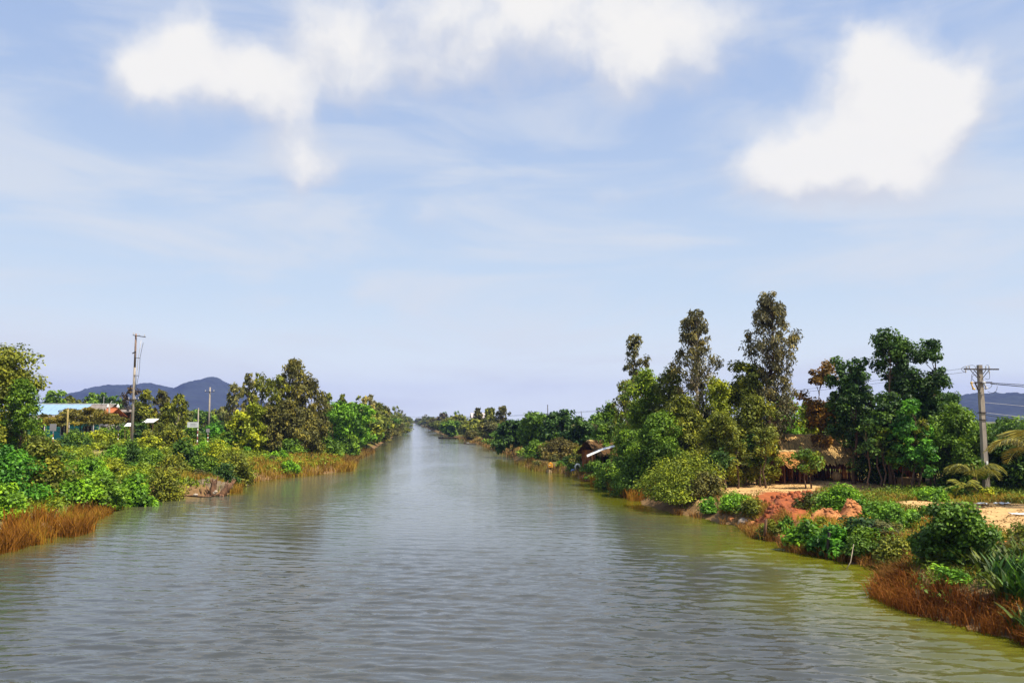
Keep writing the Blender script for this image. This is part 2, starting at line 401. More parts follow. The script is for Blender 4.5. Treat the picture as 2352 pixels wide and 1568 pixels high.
def build_terrain():
    ys = np.concatenate([np.linspace(-120, 6, 40), np.arange(6.5, 130, 0.55), 130*np.exp(np.linspace(0.008, math.log(3700/130), 150))])
    g = 0.28*np.cumsum(1.052**np.arange(125)); g = g[g < 90]
    far = 90*np.exp(np.linspace(0.1, math.log(3600/90), 38))
    off = np.concatenate([[0], g, far])
    inn = np.array([0.35, 0.8, 1.6, 3.2, 5.0])
    V = []; rows = len(ys)
    Y = ys[:, None]
    Lb = xl(ys)[:, None]; Rb = xr(ys)[:, None]
    half = (Rb-Lb)/2
    inL = np.minimum(inn[None, :], half*0.9*np.arange(1, 6)[None, :]/5)
    X = np.concatenate([Lb-off[::-1][None, :], Lb+inL, Rb-inL[:, ::-1], Rb+off[None, :]], 1)
    YY = np.broadcast_to(Y, X.shape)
    Z = ground(X, YY)
    cols = X.shape[1]
    V = np.stack([X, YY, Z], -1).reshape(-1, 3)
    idx = np.arange(rows*cols).reshape(rows, cols)
    Q = np.stack([idx[:-1, :-1], idx[:-1, 1:], idx[1:, 1:], idx[1:, :-1]], -1).reshape(-1, 4)
    x, y, z = V[:, 0], V[:, 1], V[:, 2]
    dl = xl(y)-x; dr = x-xr(y); d = np.maximum(dl, dr)
    jx = x + (fbm(x*0.6, y*0.6, 4)-.5)*2.6; jy = y + (fbm(x*0.6+50, y*0.6+9, 4)-.5)*4.5
    n1 = fbm(x*0.25, y*0.25, 4); n2 = fbm(x*0.9+7, y*0.9, 4)
    C = np.empty((len(x), 3))
    green = np.array([0.085, 0.125, 0.018]); olive = np.array([0.17, 0.135, 0.028]); straw = np.array([0.33, 0.20, 0.06])
    mud = np.array([0.21, 0.125, 0.055]); sand = np.array([0.60, 0.37, 0.155]); red = np.array([0.36, 0.105, 0.035]); bed = np.array([0.10, 0.08, 0.03])
    t = sst(0.40, 0.62, n1)[:, None]
    C[:] = green*(1-t)+olive*t
    # right bank is drier
    t = (sst(0.42, 0.6, n2)*(dr > dl)*0.8*(y < 75))[:, None]; C[:] = C*(1-t)+straw*t
    t = (1-sst(0.5+.4*(y<110), 1.1+2.1*(y<110), d))[:, None]; C[:] = C*(1-t)+mud*t
    t = (1-sst(-0.8, -0.1, d))[:, None]; C[:] = C*(1-t)+bed*t
    for polys, c in ((SAND, sand), (REDS, red), (LPATH, np.array([0.30, 0.24, 0.09]))):
        m = any_in(polys, jx, jy); C[m] = c
    C *= (0.82+0.36*fbm(x*1.7, y*1.7, 3))[:, None]
    m, nt, b = new_mat('ground'); N = nt.nodes.new; L = nt.links.new
    a = N('ShaderNodeAttribute'); a.attribute_name = 'Col'
    geo = N('ShaderNodeNewGeometry')
    n = N('ShaderNodeTexNoise'); n.inputs['Scale'].default_value = 3.0; n.inputs['Detail'].default_value = 8; n.inputs['Roughness'].default_value = .7
    L(geo.outputs['Position'], n.inputs['Vector'])
    mr = N('ShaderNodeMapRange'); mr.inputs[1].default_value = .25; mr.inputs[2].default_value = .75; mr.inputs[3].default_value = 0.6; mr.inputs[4].default_value = 1.3
    L(n.outputs[0], mr.inputs[0])
    vm = N('ShaderNodeVectorMath'); vm.operation = 'SCALE'; L(a.outputs['Color'], vm.inputs[0]); L(mr.outputs[0], vm.inputs['Scale'])
    L(vm.outputs[0], b.inputs['Base Color']); b.inputs['Roughness'].default_value = .95; b.inputs['Specular IOR Level'].default_value = .1
    bp = N('ShaderNodeBump'); bp.inputs['Strength'].default_value = .7; bp.inputs['Distance'].default_value = .12
    L(n.outputs[0], bp.inputs['Height']); L(bp.outputs[0], b.inputs['Normal'])
    o = put('ground', mesh_np('ground', V, Q, m, col=C, smooth=True)); tag(o, kind='structure')
build_terrain()

def build_water():
    rw = np.random.RandomState(17)
    near = [13.0]
    while near[-1] < 95: near.append(near[-1] + max(.075, .075*(near[-1]/20)**1.3))
    ys = np.concatenate([np.linspace(-120, 12.5, 30), near, near[-1]*np.exp(np.linspace(0.006, math.log(3700/near[-1]), 150))])
    a = xl(ys)-2.5; b = xr(ys)+2.5; nc = 290; t = np.linspace(0, 1, nc)[None, :]
    X = a[:, None]*(1-t)+b[:, None]*t; Y = np.broadcast_to(ys[:, None], X.shape)
    Z = np.zeros_like(X)
    for k in range(60):          # wind ripples running up the canal
        lam = 0.24*(1.5/0.24)**(rw.rand()**1.15); th = rw.normal()*0.38 + R(8); kk = 2*math.pi/lam
        sl = 0.027*min(1.0, (.5/lam)**.45)
        ph = rw.rand()*6.283; arg = kk*(math.sin(th)*X + math.cos(th)*Y) + ph + 1.3*fbm(X*.12+k, Y*.12, 2)*3
        Z += sl/kk*np.sin(arg)
    patch = 0.30+1.05*sst(.34, .64, fbm(X*.06+5, Y*.035, 4))
    Z *= patch*(1-.75*sst(34, 75, Y))*(1-sst(75, 130, Y))*sst(10, 14, Y)
    V = np.stack([X, Y, Z], -1).reshape(-1, 3); r, c = X.shape
    idx = np.arange(r*c).reshape(r, c)
    Q = np.stack([idx[:-1, :-1], idx[:-1, 1:], idx[1:, 1:], idx[1:, :-1]], -1).reshape(-1, 4)
    # silt: the margins are shallow and olive, the channel is slate
    dR = xr(Y)-X; dL = X-xl(Y); wob = (fbm(X*.15, Y*.08, 3)-.5)*6
    sR = 1-sst(1.0, 8, dR+wob); sL = 1-sst(0.5, 4.5, dL+wob*.5)
    sh = np.maximum(sR*(1-.5*sst(70, 140, Y)), .8*sL*(1-.6*sst(70, 140, Y)))[..., None]
    mid = np.array([0.054, 0.056, 0.050])*(1-sst(60, 25, Y)[..., None]*0) + np.array([.058, .064, .030])*sst(26, 75, Y)[..., None]  # channel painted paler with distance, standing in for reflected low sky
    Cw = (mid*(1-sh) + np.array([0.105, 0.104, 0.006])*sh)*(0.85+.3*fbm(X*.2, Y*.1, 3))[..., None]
    Cw = Cw.reshape(-1, 3)
    m, nt, bs = new_mat('canal_water'); N = nt.nodes.new; L = nt.links.new
    geo = N('ShaderNodeNewGeometry')
    def noise(scale, detail, rough, st, dist=0.0, rot=0.0):
        mp = N('ShaderNodeMapping'); mp.inputs['Scale'].default_value = st; mp.inputs['Rotation'].default_value = (0, 0, rot)
        L(geo.outputs['Position'], mp.inputs[0])
        n = N('ShaderNodeTexNoise'); n.inputs['Scale'].default_value = scale; n.inputs['Detail'].default_value = detail
        n.inputs['Roughness'].default_value = rough; n.inputs['Distortion'].default_value = dist
        L(mp.outputs[0], n.inputs['Vector']); return n.outputs[0]
    def mt(op, a, b, c=None):
        n = N('ShaderNodeMath'); n.operation = op
        for i, v in enumerate((a, b, c)):
            if v is None: continue
            if isinstance(v, (int, float)): n.inputs[i].default_value = v
            else: L(v, n.inputs[i])
        return n.outputs[0]
    w1 = noise(1.0, 3, .5, (0.75, 2.3, 1), .4, R(-6))
    w2 = noise(1.0, 3, .55, (3.0, 5.5, 1), .5, R(9))
    w3 = noise(1.0, 2, .5, (0.16, 0.5, 1), .2, R(-12))
    h = mt('MULTIPLY_ADD', w2, 0.30, w1); h = mt('MULTIPLY_ADD', w3, 1.1, h)
    # calmer and livelier patches
    pt = noise(1.0, 3, .55, (0.05, 0.022, 1), .5)
    mr = N('ShaderNodeMapRange'); mr.interpolation_type = 'SMOOTHSTEP'; mr.inputs[1].default_value = .36; mr.inputs[2].default_value = .66
    mr.inputs[3].default_value = .35; mr.inputs[4].default_value = 1.0; L(pt, mr.inputs[0])
    bp = N('ShaderNodeBump'); bp.inputs['Distance'].default_value = 0.05; L(mr.outputs[0], bp.inputs['Strength']); L(h, bp.inputs['Height'])
    L(bp.outputs[0], bs.inputs['Normal'])
    mud = noise(1.0, 4, .55, (0.09, 0.05, 1), .4)
    rp = N('ShaderNodeValToRGB'); L(mud, rp.inputs[0])
    rp.color_ramp.elements[0].position = .3; rp.color_ramp.elements[0].color = (0.060, 0.066, 0.030, 1)
    rp.color_ramp.elements[1].position = .7; rp.color_ramp.elements[1].color = (0.088, 0.092, 0.044, 1)
    wa = N('ShaderNodeAttribute'); wa.attribute_name = 'Col'; L(wa.outputs['Color'], bs.inputs['Base Color'])
    bs.inputs['Roughness'].default_value = 0.07; bs.inputs['IOR'].default_value = 1.40; bs.inputs['Specular IOR Level'].default_value = 0.5
    o = put('water', mesh_np('water', V, Q, m, col=Cw, smooth=True)); tag(o, kind='structure')
build_water()

# ------------------------------------------------------------------ hills
M_HILL = simple('hill_forest', (0.016, 0.022, 0.016), 0.95, 0.9, 0.016, 0, col2=(0.005, 0.008, 0.007))
def hill(prof, D, depth):
    """prof: skyline points (px, py); a rounded ridge of real depth"""
    P = [at(a, b, D) for a, b in prof]
    xs = np.array([p.x for p in P]); hs = np.array([p.z for p in P])
    nx, ny = 320, 76
    X = np.linspace(xs[0], xs[-1], nx); T = np.linspace(-1, 1, ny)
    H = np.interp(X, xs, hs)
    XX, TT = np.meshgrid(X, T)
    YY = D + TT*depth
    k = (D + 0*TT)/D
    ridge = np.clip(1-np.abs(TT)**1.35, 0, 1)
    gull = fbm(XX/depth*4.2+3, TT*2.6, 4)-.5
    bumps = fbm(XX/26.0, YY/26.0, 4)-.5
    Z = H[None, :]*np.clip(ridge + gull*0.75*(1-ridge)*2.4*ridge, 0, 1.0) + bumps*17.0*ridge**.5
    V = np.stack([XX, YY, np.maximum(Z, -1)], -1).reshape(-1, 3)
    idx = np.arange(nx*ny).reshape(ny, nx)
    Q = np.stack([idx[:-1, :-1], idx[:-1, 1:], idx[1:, 1:], idx[1:, :-1]], -1).reshape(-1, 4)
    o = put('hill', mesh_np('hill', V, Q, M_HILL, smooth=True)); tag(o, kind='structure'); return o
hill([(120,962),(185,915),(215,897),(245,888),(270,884),(300,886),(335,881),(360,884),(385,889),(410,894),(432,889),(450,878),(465,870),(478,866),(492,867),(505,872),(522,882),(545,898),(600,930),(690,962)], 2600, 520)
hill([(2060,962),(2120,935),(2175,914),(2205,906),(2235,904),(2265,905),(2290,902),(2320,904),(2345,908),(2420,918),(2560,930),(2760,962)], 2100, 480)

# ------------------------------------------------------------------ vegetation generators
def unit(n, r):
    v = r.normal(size=(n, 3)); return v/np.linalg.norm(v, axis=1)[:, None]
def leaves(cent, rad, n_per, size, aspect, r, outward=0.5, up=0.5, droop=0.0, squash=0.8, shell=0.5, fold=0.15):
    """leaf blades around clump centres -> V, Q, lv"""
    k = len(cent); n_per = max(1, int(n_per*.70)) if n_per > 20 else n_per; size *= 1.13 if n_per > 14 else 1.0
    ci = np.repeat(np.arange(k), n_per); n = len(ci)
    dirs = unit(n, r); rr = r.rand(n)**(shell)
    pos = cent[ci] + dirs*np.array([1, 1, squash])*(rad[ci]*rr)[:, None]
    nrm = dirs*outward + np.array([0, 0, up]) + r.normal(size=(n, 3))*0.45
    nrm /= np.linalg.norm(nrm, axis=1)[:, None]
    ax = r.normal(size=(n, 3)) + dirs*0.6; ax[:, 2] -= droop*2.2
    ax -= nrm*np.sum(ax*nrm, 1)[:, None]*(1-min(droop, 1)); ax /= np.linalg.norm(ax, axis=1)[:, None]
    bx = np.cross(nrm, ax); bx /= (np.linalg.norm(bx, axis=1)[:, None]+1e-6)
    s = size*(0.6+0.8*r.rand(n))
    Lh = (s*0.5)[:, None]; Wh = (s*0.5*aspect)[:, None]
    f = nrm*(s*fold)[:, None]
    V = np.stack([pos-ax*Lh, pos+bx*Wh+f, pos+ax*Lh, pos-bx*Wh+f], 1).reshape(-1, 3)
    Q = np.arange(n*4).reshape(n, 4)
    cl = r.rand(k)
    lv = np.clip(0.8*cl[ci] + 0.5*r.rand(n) - 0.15, 0, 1)
    return V, Q, lv

def trunk_mesh(name, H, r0, r, lean=0.06, branches=(), mat=None, n=7, forks=None):
    mb = MB()
    k = 7
    wob = r.normal(size=(k, 2))*H*0.018; wob[0] = 0
    ln = r.normal(size=2)*lean*H
    pts = [Vector((wob[i, 0]+ln[0]*(i/(k-1))**1.5, wob[i, 1]+ln[1]*(i/(k-1))**1.5, -0.25+(H+0.25)*i/(k-1))) for i in range(k)]
    rad = [r0*(1.25 if i == 0 else 1)*(1-0.86*(i/(k-1))) for i in range(k)]
    mb.tube(pts, rad, n)
    zs = [p.z for p in pts]
    def axis(z):
        z = min(max(z, 0), H)
        for i in range(k-1):
            if zs[i] <= z <= zs[i+1]:
                t = (z-zs[i])/(zs[i+1]-zs[i]); return pts[i].lerp(pts[i+1], t)
        return pts[-1]
    for c, br in branches:
        c = Vector(c); hz = math.hypot(c.x, c.y)
        a = axis(max(0.12*H, c.z - 0.55*hz - 0.05*H)); m = a.lerp(c, .5) + Vector((0, 0, 0.06*hz)) + Vector(r.normal(size=3)*0.05*hz)
        mb.tube([a, m, c], [br, br*.65, br*.25], 4, cap=False)
    return mb.mesh(name, mat or M_BARK, smooth=True), axis

def plant(name, kind, px, D, top, wpx, col, label, cat='tree', seed=None, group=None, y_off=0, base=None, leaf=None, dens=1.0, x=None, H=None, W=None):
    """one tree or bush at image bearing px and depth D, with its top at py=top and a crown wpx wide"""
    seed = seed if seed is not None else int(abs(px)*13+D*7+top) % 99991
    r = np.random.RandomState(seed)
    p = at(px, 963, D); X = p.x if x is None else x
    zb = gz(X, D) if base is None else base
    if H is None: H = at(px, top, D).z - zb
    H = max(H, 0.75)
    if W is None: W = wpx/F*D
    root = thing(name, label, cat, (X, D, zb), r.rand()*6.28, group)
    W *= {'euc':1.12,'airy':1.38,'broad':1.36,'umbrella':1.1,'bush':1.28,'broadbush':1.28,'slender':1.2}[kind]
    col = tuple(min(.5, q*e) for q, e in zip(col, (1.95, 1.85, 1.5)))
    Rw = W/2
    lm = M_LEAF
    sz = leaf if leaf else max(0.13, D*0.0031)
    pv = 1.0
    if kind == 'euc':          # tall, narrow, hanging sprays, gaps
        nc = int(66*dens*max(1, H/9)); t = 0.20+0.80*r.rand(nc)**0.95
        env = np.interp(t, [.2, .35, .55, .75, .9, 1.0], [.6, .92, 1.0, .92, .70, .34])
        lob = 0.88+0.18*np.sin(t*17+r.rand()*6)
        ang = r.rand(nc)*6.283; rr = Rw*env*lob*np.sqrt(r.rand(nc))*0.92
        cent = np.stack([np.cos(ang)*rr, np.sin(ang)*rr, t*H*0.97], 1)
        rad = np.clip(Rw*(0.20-0.05*t)*(0.6+0.9*r.rand(nc)), .2, .9)
        V, Q, lv = leaves(cent, rad, int(np.clip(80*(rad.mean()/0.5)**1.3*(0.2/sz)**1.3, 26, 150)), sz*1.3, 0.34, r, .35, .25, 0.65, 1.15, .42)
        br = [(c, 0.035+0.02*r.rand()) for c in cent[::2]]
        tm, _ = trunk_mesh('trunk', H*0.95, max(.10, H*.0135), r, 0.015, br, M_PALEBARK if r.rand() < .5 else M_BARK)
    elif kind == 'broad':      # lobed broad crown
        nl = r.randint(8, 12)
        la = r.rand(nl)*6.283; lr = Rw*(0.15+0.5*r.rand(nl)); lz = H*(0.28+0.56*r.rand(nl)); lz[0] = H*0.90; lr[0] *= .3
        nc = int(74*dens)
        li = r.randint(0, nl, nc)
        lc = np.stack([np.cos(la)*lr, np.sin(la)*lr, lz], 1)
        lrad = np.array([min(Rw*0.55, H*0.26)*(0.75+0.5*r.rand()) for _ in range(nl)])
        dd = unit(nc, r)*(r.rand(nc)**.4)[:, None]
        cent = lc[li] + dd*lrad[li][:, None]*np.array([1, 1, .85])
        cent[:, 2] = np.clip(cent[:, 2], H*0.16, H*0.95)
        rad = np.clip(Rw*0.24*(0.6+0.7*r.rand(nc)), .22, 1.1)
        V, Q, lv = leaves(cent, rad, int(np.clip(110*(rad.mean()/0.5)**1.4*(0.2/sz)**1.3, 30, 210)), sz*1.1, 0.62, r, .6, .5, 0.15, .8, .42)
        br = [(c, 0.04) for c in lc] + [(c, 0.025) for c in cent[::3]]
        tm, _ = trunk_mesh('trunk', H*0.75, max(.09, H*.016), r, 0.05, br, M_BARK)
    elif kind == 'airy':       # light feathery tree, tapering upward, leafy to the ground
        nc = int(84*dens); t = 0.07+0.91*r.rand(nc)
        env = np.interp(t, [0, .15, .4, .7, .9, 1], [.6, .95, 1.0, .78, .45, .15])
        ang = r.rand(nc)*6.283; rr = Rw*env*np.sqrt(r.rand(nc))*0.9*(0.8+.35*np.sin(ang*3+t*9))
        cent = np.stack([np.cos(ang)*rr, np.sin(ang)*rr, t*H*.96], 1)
        rad = np.clip(Rw*0.25*(0.6+0.7*r.rand(nc)), .2, .9)
        V, Q, lv = leaves(cent, rad, int(np.clip(100*(rad.mean()/0.5)**1.4*(0.2/sz)**1.3, 30, 200)), sz*1.1, 0.45, r, .45, .55, 0.3, .85, .45)
        br = [(c, 0.025) for c in cent[::2]]
        tm, _ = trunk_mesh('trunk', H*0.9, max(.06, H*.012), r, 0.03, br, M_BARK)
    elif kind == 'slender':    # bare thin trunk with a small open crown
        nc = int(26*dens); t = 0.5+0.48*r.rand(nc); ang = r.rand(nc)*6.283; rr = Rw*np.sqrt(r.rand(nc))*np.interp(t, [.5, .7, 1], [.7, 1, .35])
        cent = np.stack([np.cos(ang)*rr, np.sin(ang)*rr, t*H], 1); rad = Rw*.32*(.6+.7*r.rand(nc))
        V, Q, lv = leaves(cent, rad, 45, sz*1.1, .5, r, .4, .6, .25, .85, .45)
        tm, _ = trunk_mesh('trunk', H*.95, .075, r, 0.05, [(c, .02) for c in cent[::2]], M_BARK)
    elif kind == 'umbrella':   # flat layered crown
        nc = int(40*dens); ang = r.rand(nc)*6.283; rr = Rw*np.sqrt(r.rand(nc))
        cent = np.stack([np.cos(ang)*rr, np.sin(ang)*rr, H*(0.62+.32*r.rand(nc))*(1-.22*(rr/Rw)**2)], 1)
        rad = Rw*0.2*(0.7+.6*r.rand(nc))
        V, Q, lv = leaves(cent, rad, int(100*dens), sz*1.2, .35, r, .2, 1.1, .0, .3, .5)
        br = [(c, 0.04) for c in cent[::2]]
        tm, _ = trunk_mesh('trunk', H*0.6, .12, r, 0.05, br, M_BARK)
    elif kind in ('bush', 'broadbush'):
        nc = int(56*dens); dd = unit(nc, r); dd[:, 2] = np.abs(dd[:, 2]); rr = (r.rand(nc)**.45)
        lob = 0.8+0.3*np.sin(np.arctan2(dd[:, 1], dd[:, 0])*3+r.rand()*6)+.25*(r.rand(nc)-.5)
        cent = dd*rr[:, None]*np.stack([Rw*.85*lob, Rw*.85*lob, H*.84*np.ones(nc)], 1); cent[:, 2] = np.maximum(cent[:, 2], 0.10*H)
        rad = np.clip(min(Rw, H)*0.32*(0.6+0.7*r.rand(nc)), .14, .8)
        asp = .45 if kind == 'bush' else .58
        V, Q, lv = leaves(cent, rad, int(np.clip(100*(rad.mean()/0.45)**1.4*(0.18/sz)**1.4, 30, 200)), sz*(1.0 if kind == 'bush' else 1.35), asp, r, .6, .6, .1, .85, .45)
        br = [(c, 0.018) for c in cent[::3]]
        tm, _ = trunk_mesh('stem', H*0.6, .05, r, 0.05, br, M_BARK)
        if kind == 'broadbush': lm = M_GLOSSLEAF
    keep = V.reshape(-1, 4, 3)[:, :, 2].min(1) > -0.05
    V = V.reshape(-1, 4, 3)[keep].reshape(-1, 3); lv = lv[keep]; Q = np.arange(len(lv)*4).reshape(-1, 4)
    bushy = kind in ('bush', 'broadbush')
    put('stem' if bushy else 'trunk', tm, root)
    c = put('foliage' if bushy else 'crown', mesh_np('foliage' if bushy else 'crown', V, Q, lm, lv=lv), root)
    c.color = (*col, 1)
    return root

# leaf colours (linear albedo)
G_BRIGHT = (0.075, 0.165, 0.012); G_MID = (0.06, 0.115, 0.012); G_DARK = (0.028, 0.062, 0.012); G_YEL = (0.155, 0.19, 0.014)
G_OLIVE = (0.090, 0.108, 0.014); G_BROWN = (0.082, 0.082, 0.022); G_GREY = (0.12, 0.125, 0.055); G_EMER = (0.04, 0.125, 0.014); G_RUST = (0.12, 0.072, 0.015)

# ---- left bank: close bushes and trees
plant('tree', 'broad', -22, 62, 792, 165, G_OLIVE, 'tall olive tree at the edge of the left bank, beside the blue-roofed house', dens=1.9)
plant('tree', 'airy', 48, 60, 862, 90, G_MID, 'green tree leaning against the tall olive tree on the left bank', dens=1.4)
plant('tree', 'broad', -75, 56, 905, 130, G_OLIVE, 'lower olive tree under the tall one at the left edge', dens=1.2)
plant('shrub', 'broadbush', 5, 46.5, 1000, 150, G_EMER, 'bright emerald broad-leaved shrub above the orange reeds', 'shrub', dens=1.6)
plant('shrub', 'broadbush', 100, 50.5, 985, 118, G_OLIVE, 'tall olive shrub with a dark base beside the emerald shrub', 'shrub', dens=1.5)
plant('shrub', 'broadbush', 20, 42.5, 1100, 100, (0.09,.18,.015), 'low light green leafy shrub at the water, in front of the emerald shrub', 'shrub', dens=1.0)
plant('shrub', 'broadbush', -90, 45, 1030, 150, G_EMER, 'emerald shrub at the left edge of the bank', 'shrub')
for i, (px, D, top, w, c, lb) in enumerate([
    (175, 51.5, 1092, 95, G_BRIGHT, 'green grassy shrub overhanging the water next to the orange reeds'),
    (245, 54.5, 1086, 110, (0.085,.16,.012), 'lush green shrub on the waterside slope below the sandy patch'),
    (312, 57.5, 1082, 100, G_BRIGHT, 'green shrub between the lush waterside shrub and the olive thicket'),
    (385, 61, 1062, 90, G_OLIVE, 'rounded olive thicket beside the grey earth mound'),
    (205, 63, 1040, 110, G_BRIGHT, 'bright green bush behind the sandy patch'),
    (145, 66, 1030, 90, G_MID, 'green bush behind the tall olive shrub'),
    (265, 66, 1050, 100, G_YEL, 'yellow-green bush below the dirt path'),
    (330, 67, 1055, 90, (0.11,.16,.012), 'light green bush on the slope above the olive thicket'),
    (306, 71, 1003, 42, G_DARK, 'narrow dark green bush near the triangular sign'),
    (360, 70, 1030, 80, G_MID, 'small green bush right of the narrow dark bush'),
    (428, 73, 992, 78, G_DARK, 'tall dark green bush on the left slope'),
    (468, 71, 1040, 80, G_MID, 'mid green bush above the grey earth mound'),
    (398, 69, 1040, 80, G_OLIVE, 'olive bush between the dark green bushes'),
    (518, 71, 1052, 60, G_DARK, 'dark bush behind the driftwood stumps'),
    (545, 74, 1002, 105, G_OLIVE, 'wide olive bush at the edge of the straw-coloured reeds'),
    (500, 78, 1000, 70, G_YEL, 'yellow-green bush behind the wide olive bush'),
    ]):
    plant('shrub', 'broadbush' if i in (0,1,2,10) else 'bush', px, D, top, w, c, lb, 'shrub')
for (px, D, top, w, c, lb) in [
    (172, 88, 985, 70, G_MID, 'green bush in front of the flat-crowned tree'), (150, 80, 1000, 60, G_DARK, 'dark green bush by the square sign'),
    (228, 92, 985, 90, G_YEL, 'yellow-green bush by the triangular sign'), (265, 104, 960, 80, G_MID, 'green bush left of the tall leaning pole'),
    (325, 100, 950, 46, G_DARK, 'dark upright bush at the foot of the tall leaning pole'), (372, 96, 962, 75, G_OLIVE, 'olive bush right of the tall leaning pole'),
    (345, 86, 1000, 80, G_YEL, 'yellow bush on the embankment'), (300, 79, 1004, 62, G_MID, 'green bush hiding the foot of the tall leaning pole'), (268, 77, 1018, 60, G_BRIGHT, 'bright low bush on the dirt path left of the leaning pole'), (400, 90, 975, 70, G_OLIVE, 'olive bush under the twin slender trees'),
    (440, 100, 970, 60, G_MID, 'green bush left of the white board sign'), (500, 106, 960, 110, G_EMER, 'low spreading vivid green tree behind the white board sign'),
    (520, 98, 985, 90, G_MID, 'green bush below the low spreading tree'), (250, 84, 1005, 80, (0.11,.15,.015), 'grassy bush beside the dirt path'),
    (470, 84, 1005, 60, G_BRIGHT, 'bright bush below the white board sign'), (90, 84, 985, 90, G_MID, 'green bush in front of the turquoise wall'),
    (30, 76, 985, 100, G_OLIVE, 'olive bush left of the turquoise wall')]:
    plant('shrub', 'bush', px, D, top, w, c, lb, 'shrub', dens=0.9)
plant('tree', 'umbrella', 186, 96, 930, 160, (0.09,.085,.018), 'flat-crowned feathery tree in front of the blue-roofed house', dens=1.6)
plant('tree', 'broad', 125, 165, 898, 66, G_MID, 'round green tree behind the blue roof')
plant('tree', 'broad', 205, 175, 904, 90, G_MID, 'wide green tree behind the grey end of the long roof')
plant('tree', 'broad', 250, 170, 910, 60, G_DARK, 'dark green tree behind the orange-tiled roof')
plant('tree', 'broad', 162, 180, 912, 50, G_OLIVE, 'small olive tree between the two round trees behind the blue roof')
plant('tree', 'airy', 330, 112, 892, 50, G_OLIVE, 'slim olive tree just right of the tall leaning pole')
plant('tree', 'euc', 368, 114, 896, 42, G_BROWN, 'brownish slim tree standing against the blue hill')
plant('tree', 'euc', 408, 104, 904, 50, G_OLIVE, 'taller of the twin slender olive trees')
plant('tree', 'airy', 385, 108, 925, 46, G_OLIVE, 'shorter of the twin slender olive trees')
plant('tree', 'airy', 300, 130, 884, 50, (0.07,.055,.045), 'sparse brown tree behind the tall leaning pole', dens=.35)
for i, px in enumerate((340, 430, 470, 505, 450, 390, 290)):
    plant('tree', 'broad', px, 190+i*9, 942+(i % 3)*3, 62, (G_MID, G_OLIVE)[i % 2], 'low green tree in the hedge line below the blue hill', group='hedge trees below the left hill', dens=.7)
# eucalyptus stand
for (px, D, top, w, c, k, lb) in [
    (538, 100, 880, 52, G_GREY, 'euc', 'pale slender tree with white trunk at the left end of the tall stand'),
    (570, 103, 856, 40, G_GREY, 'euc', 'slim pale tree with a small round top in the tall stand'),
    (602, 104, 848, 74, G_OLIVE, 'euc', 'olive tree with a yellowish top in the tall stand'),
    (640, 106, 862, 70, G_OLIVE, 'euc', 'olive tree left of the tallest tree in the stand'),
    (674, 108, 824, 98, G_BROWN, 'euc', 'tallest brown-green tree of the stand on the left bank'),
    (708, 110, 866, 82, G_BROWN, 'euc', 'brown-green tree right of the tallest in the stand'),
    (735, 113, 905, 56, G_BROWN, 'euc', 'lower brown tree at the canal end of the tall stand'),
    (585, 98, 920, 60, G_YEL, 'airy', 'yellow-green young tree in front of the tall stand'),
    (625, 99, 930, 60, G_BROWN, 'airy', 'brown young tree in front of the tall stand'),
    (660, 101, 915, 74, G_BROWN, 'airy', 'shaded brown tree under the tallest tree of the stand'),
    (700, 104, 940, 80, G_BROWN, 'airy', 'shaded brown tree near the bank under the tall stand'),
    (548, 99, 945, 54, G_YEL, 'airy', 'low yellow-green tree at the foot of the pale slender tree')]:
    plant('tree', k, px, D, top, w, c, lb, dens=1.35)
for (px, D, top, w, c, lb) in [
    (672, 99, 1005, 70, G_MID, 'green bush at the edge of the straw reeds under the tall stand'), (718, 104, 1003, 60, G_OLIVE, 'olive bush under the tall stand by the point'),
    (760, 112, 1000, 66, G_MID, 'green bush on the bank behind the reedy point'), (800, 124, 985, 60, G_MID, 'mid green bush upstream of the reedy point'),
    (640, 92, 1030, 60, G_BRIGHT, 'bright grassy bush among the straw reeds'), (668, 86, 1055, 50, G_BRIGHT, 'small green tussock bush at the water on the reedy point')]:
    plant('shrub', 'bush', px, D, top, w, c, lb, 'shrub')
for (px, D, top, w, c, k, lb) in [
    (768, 124, 918, 74, G_BRIGHT, 'broad', 'bright green tree next to the tall stand, near the bank'),
    (812, 138, 928, 72, G_BRIGHT, 'broad', 'second bright green tree upstream of the tall stand'),
    (752, 150, 902, 30, G_OLIVE, 'euc', 'slim tree rising behind the bright green trees'),
    (786, 160, 904, 26, G_OLIVE, 'euc', 'slim tree with rounded tip behind the second bright green tree'),
    (806, 165, 922, 34, G_YEL, 'airy', 'yellow-green tree behind the second bright green tree'),
    (846, 185, 905, 44, (0.16,.155,.075), 'euc', 'pale sparse tree rising above the left bank trees'),
    (838, 165, 940, 60, G_MID, 'broad', 'mid green bank tree below the pale sparse tree'),
    (866, 195, 922, 52, G_OLIVE, 'airy', 'olive bank tree right of the pale sparse tree'),
    (884, 215, 930, 44, G_BROWN, 'airy', 'brown-olive bank tree before the long far row'),
    (860, 180, 958, 50, G_MID, 'broad', 'low green tree leaning over the water on the left bank'),
    (828, 150, 960, 54, G_MID, 'broad', 'low mid green tree above the muddy spit')]:
    plant('tree', k, px, D, top, w, c, lb, dens=.9)

